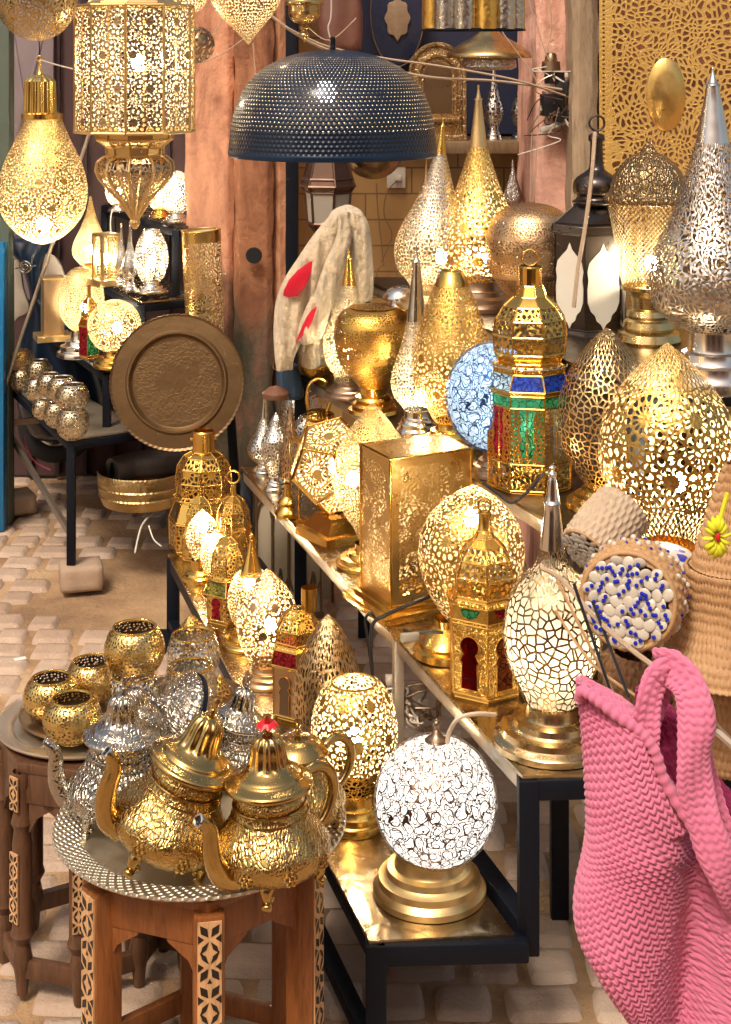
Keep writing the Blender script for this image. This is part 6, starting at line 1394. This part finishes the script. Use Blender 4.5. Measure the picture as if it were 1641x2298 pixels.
tb = basket('tall coned rattan basket lid with a flared brim, stacked at the right edge', 'cone_basket', [('cone', [(1040, 8), (1100, 32), (1200, 62), (1262, 82), (1270, 86)], m_rat, 110), ('brim', [(1270, 94), (1276, 97), (1330, 96), (1380, 102), (1420, 126), (1455, 152), (1484, 162), (1496, 154), (1500, 0)], m_rat, 150)], 1640, 1500, None, 2.30)
t = basket('straight sided rattan basket under the flared brim at the right edge', 'basket', [('body', [(1500, 104), (1512, 118), (1560, 124), (1640, 120), (1700, 108), (1702, 0)], m_rat, 130)], 1640, 1702, Z2)
t = basket('dark woven basket underneath the blue beaded drum basket', 'basket', [('body', [(1462, 60), (1480, 84), (1540, 92), (1600, 86), (1640, 70), (1642, 0)], m_rat2, 60)], 1440, 1660, Z2)
# flower
t = Th('flower', 'yellow felt flower with a red centre pinned to the coned basket', 'flower', 1607, 1200, None, 2.08); s = t.s
pm = plain('yellow_felt', (.72, .70, .02), .8, .3, 120.0, .1)
for i in range(14):
    a = TAU*i/14+.1; L = 52 if math.sin(a) < .3 else 44
    ca, sa = math.cos(a)*.62, math.sin(a)
    t.o('petal', MB().tube([(8*s*ca, -.004, 8*s*sa), (L*.5*s*ca, -.012, L*.5*s*sa), (L*.85*s*ca, -.008, L*.85*s*sa), (L*s*ca, -.002, L*s*sa)], [4*s, 7*s, 7*s, 3*s], 8, flat=.5), pm, smooth=180)
t.o('centre', MB().sphere((0, -.012, 0), 9*s, 12, sc_=(.6, .6, 1.2)), plain('red_felt', (.6, .01, .02), .7))
t.o('stem', MB().tube([(0, .0, 0), (14*s, .006, 40*s), (30*s, .01, 90*s)], 5*s, 8), pm)
# beaded drum basket facing the viewer
def drum(label, u, v, D, R, Lw, yaw, pitch, shellm, beads, roll=0):
    t = Th('shell_basket', label, 'basket', u, v, None, D); s = t.s
    Rm = Matrix.Rotation(math.radians(yaw), 3, 'Z') @ Matrix.Rotation(math.radians(pitch), 3, 'X') @ Matrix.Rotation(PI/2, 3, 'X')     # local +Z looks at the viewer
    side = MB().lathe(dense([(R*.02, R*.80), (0, R*.95), (-Lw*.15, R*1.0), (-Lw*.55, R*1.04), (-Lw, R*.98), (-Lw, 0)], .003), 200, M=Rm, disp=weave(60, .016, .003))
    t.o('rim', MB().torus(Rm @ Vector((0, 0, 0)), R*.93, R*.055, Rm, 40, 10), m_rat)
    rnd = random.Random(int(u)); sh = MB(); bd = MB()
    g = R*.225; nn = 6
    for j in range(-nn, nn+1):
        for i in range(-nn, nn+1):
            x = (i+.5*(j % 2))*g; y = j*g*.86; r = math.hypot(x, y)
            if r > R*.84: continue
            hh = R*.10*(1-(r/R)**2)+.002; x += rnd.uniform(-.1, .1)*g; y += rnd.uniform(-.1, .1)*g
            tl = Rm @ Matrix.Rotation(rnd.uniform(0, TAU), 3, 'Z') @ Matrix.Rotation(rnd.uniform(-.35, .35), 3, 'X') if True else Rm
            sh.sphere(Rm @ Vector((x, y, hh)), g*.62, 12, sc_=(1, .85, .2), M=tl)
            if beads and rnd.random() < .78:
                for q in range(rnd.choice((1, 2, 2, 3))): bd.sphere(Rm @ Vector((x+(q-.7)*g*.42*math.cos(j+i), y+(q-.7)*g*.42*math.sin(j*2+i), hh+g*.2)), g*.2, 8)
    t.o('shell_facing', sh, shellm, smooth=60)
    if beads:
        t.o('blue_beads', bd, plain('cobalt_beads', (.01, .02, .45), .12))
        sd = None
        for i in range(26):
            a = TAU*i/26
            for q in range(3):
                p = Rm @ Vector((R*1.05*math.cos(a+q*.1), R*1.05*math.sin(a+q*.1), -Lw*(.35+.25*q)))
                side.sphere(p, g*.17, 6, mi=1) if (i+q) % 2 else side.sphere(p, g*.3, 8, mi=2)
    t.o('side', side, [m_rat if beads else rattan('pale_rattan', (.36, .26, .17), (.6, .47, .34)), plain('cobalt_beads', (.01, .02, .45), .12), shellm], smooth=180)
    return t
shm = plain('mother_of_pearl', (.62, .56, .46), .25, .3, 60.0, .2)
drum('round drum basket faced with shells and cobalt blue beads', 1410, 1348, 2.22, 112*2.22/F, .085, -20, -6, shm, True)
drum('white shell covered basket tilted upward behind the onion shaped lamp', 1318, 1240, 2.36, 66*2.36/F, .10, -48, 30, plain('pale_shells', (.52, .48, .42), .3, .3, 60.0, .2), False)
# little wicker dolls of straw: blue and white patterned basket behind
t = basket('blue and white patterned basket behind the beaded drum basket', 'basket', [('body', [(1240, 60), (1250, 78), (1300, 88), (1380, 84), (1440, 60), (1445, 0)], m_rat, 50)], 1478, 1445, None, 2.45)
def bluewhite():
    t = NT('blue_white_beads'); ob = t.n('TexCoord').outputs['Object']
    v = t.n('TexVoronoi', {'Vector': ob, 'Scale': 75}, feature='F1'); e = v.outputs['Distance']; rnd = t.n('TexWhiteNoise', {'Vector': v.outputs['Position']}).outputs[0]
    c = t.mix(t.M('GREATER_THAN', rnd, .66), (.55, .5, .42), (.02, .03, .35))
    t.link(t.n('BsdfPrincipled', {'Base Color': c, 'Roughness': .3, 'Normal': t.bump(e, -1.0, .004)}).outputs[0], t.out.inputs[0]); return t.m
t.o('patterned_lid', MB().lathe([(a, b) for a, b in t.pr(sm([(1222, 2), (1228, 40), (1240, 74), (1262, 90), (1280, 94)], 4))], 48), bluewhite())
# cords over the baskets
for lab, pp, r_, m_, nm in (
 ('thick pale cord running from the shell basket down to the pink bag handle', [(1216, 1275, 2.2), (1260, 1300, 2.15), (1340, 1390, 2.0), (1420, 1460, 1.9), (1500, 1520, 1.82), (1560, 1580, 1.9), (1660, 1680, 2.0)], .0034, ropem, 'cord'),
 ('long thin black needle in front of the onion shaped lamp', [(1288, 1310, 2.0), (1372, 1556, 1.95)], .0022, blk, 'needle'),
 ('second black needle just right of the first, pointing into the pink bag', [(1330, 1350, 2.0), (1412, 1566, 1.92)], .0022, blk, 'needle'),
 ('bare wicker rod slanting across the onion shaped lamp', [(1250, 1300, 2.05), (1388, 1580, 1.98)], .0022, m_rat, 'rod'),
 ('second bare wicker rod ending inside the pink bag', [(1246, 1370, 2.05), (1330, 1490, 2.0), (1440, 1570, 1.9)], .002, m_rat, 'rod'),
 ('thick white pole end sticking out below the rattan baskets', [(1578, 1614, 1.95), (1680, 1705, 1.95)], .005, plain('cream_plastic', (.62, .52, .42), .4), 'pole')):
    cordline(lab, [P(*p) for p in pp], r_, m_, nm, nm)

# ================================================================ pink crocheted bag
t = Th('crochet_bag', 'pink crocheted bag with looped handles hanging at the right front', 'bag', 1450, 2340, None, 1.72)
def yarn():
    t = NT('pink_yarn'); ob = t.n('TexCoord').outputs['Object']
    c = t.mix(t.noise(ob, 7, 3), (.52, .10, .21), (.78, .24, .38)); n_ = t.noise(ob, 420, 3, .7)
    t.link(t.n('BsdfPrincipled', {'Base Color': c, 'Roughness': .85, 'Sheen Weight': .35, 'Sheen Roughness': .5, 'Normal': t.bump(n_, .35, .0015)}).outputs[0], t.out.inputs[0]); return t.m
myarn = yarn()
def knit(p=.0106, q=.0086, amp=.0048, slant=0.0):
    def f(u, v):
        vv = v+slant*u+.006*np.sin(u*26+v*9)+.003*np.sin(u*61+v*47)
        a = u/p; fa = a-np.floor(a); ch = vv/q+.55*np.abs(2*fa-1)
        fb = ch-np.floor(ch)
        return amp*(np.sin(PI*fb)**.6*(.35+.65*np.abs(np.sin(PI*a))**.5)-.5)
    return f
bodyrows = [(1532, 1298, 1318, .35, -.0), (1548, 1297, 1345, .4, 0), (1575, 1300, 1395, .5, 0), (1605, 1305, 1432, .6, 0), (1650, 1309, 1450, .7, 0), (1700, 1313, 1470, .75, 0), (1760, 1317, 1506, .85, 0), (1820, 1320, 1560, .9, 0), (1880, 1320, 1640, 1, 0), (1930, 1312, 1730, 1, 0), (1990, 1298, 1790, 1, 0), (2050, 1292, 1820, 1, 0), (2100, 1300, 1840, 1, 0), (2150, 1326, 1850, 1, 0), (2200, 1356, 1850, 1, 0), (2260, 1398, 1850, 1, 0), (2320, 1440, 1850, 1, 0), (2400, 1500, 1800, .8, 0)]
bagfold = lambda x, z: .016*np.sin(x*34-z*6+.6)+.012*np.sin(x*17+z*11)+.03*np.exp(-((x-.035-.02*np.sin(z*8))/.022)**2)*(z < .26)
loft(t, 'body', bodyrows, myarn, .055, nseg=560, k=26, fold=bagfold, power=3.0, disp=knit(slant=.34))
loft(t, 'inner_panel', [(1600, 1452, 1500, .5), (1680, 1455, 1560, .8), (1780, 1470, 1620, 1), (1880, 1500, 1700, 1), (1960, 1540, 1720, 1)], plain('shaded_yarn', (.40, .035, .13), .85, .8, 90.0), .02, nseg=200, k=14, yoff=.065, disp=knit())  # shade inside the bag painted in as darker yarn
t.o('rolled_edge', MB().tube([t.pt(a, b, c) for a, b, c in sm([(1299, 1560, -.01), (1302, 1534, -.02), (1330, 1545, -.03), (1375, 1574, -.04), (1420, 1602, -.045), (1450, 1640, -.05), (1470, 1700, -.05), (1510, 1770, -.052), (1560, 1835, -.055), (1640, 1900, -.06)], 20)], [.0062+.0007*math.sin(i*.9) for i in range(181)], 12), myarn, smooth=180)
kn = knit(.0092, .0085, .0034)
def strap(name, pts, w_, yb, nz=12):
    pp = [Vector(t.pt(a, b, c)) for a, b, c in sm(pts, nz)]
    mb = MB(); n = len(pp); seg = 22; L = 0
    rings = []; seg = 64
    for i, p in enumerate(pp):
        tn = (pp[min(i+1, n-1)]-pp[max(i-1, 0)]).normalized(); x = tn.cross(Vector((0, 1, 0))).normalized(); y = x.cross(tn)
        if i: L += (p-pp[i-1]).length
        r = []
        for k in range(seg):
            a = TAU*k/seg; c_ = math.copysign(abs(math.cos(a))**.8, math.cos(a)); s_ = math.copysign(abs(math.sin(a))**.8, math.sin(a))
            uu = c_*w_; e_ = float(kn(uu+(0.0 if s_ < 0 else .004), L))
            r.append(p+x*c_*(w_*(1+.05*math.sin(L*90))+e_*.6)+y*s_*(w_*.24+e_)+y*.004*math.sin(L*45+c_*1.5))
        rings.append(r)
    vs = [q for r in rings for q in r]
    fs = [(i*seg+k, i*seg+(k+1) % seg, (i+1)*seg+(k+1) % seg, (i+1)*seg+k) for i in range(n-1) for k in range(seg)]
    return t.o(name, mb.add(vs, fs), myarn, smooth=180)
strap('handle', [(1432, 1660, -.03), (1436, 1610, -.035), (1446, 1550, -.03), (1462, 1512, -.02), (1484, 1494, -.015), (1496, 1510, .0), (1488, 1560, .02), (1474, 1620, .03), (1462, 1680, .045)], .0155, 0, 22)
strap('handle', [(1478, 1494, -.0), (1500, 1486, -.02), (1530, 1510, -.035), (1544, 1570, -.045), (1536, 1650, -.05), (1540, 1730, -.055), (1562, 1810, -.06), (1600, 1900, -.06), (1640, 1970, -.05), (1690, 2050, -.03)], .0195, 0, 22)
strap('handle', [(1500, 1490, .0), (1548, 1520, .005), (1574, 1580, .005), (1570, 1650, .0), (1582, 1730, -.005), (1604, 1810, -.01), (1640, 1890, -.01), (1690, 1960, -.01)], .0125, 0, 22)
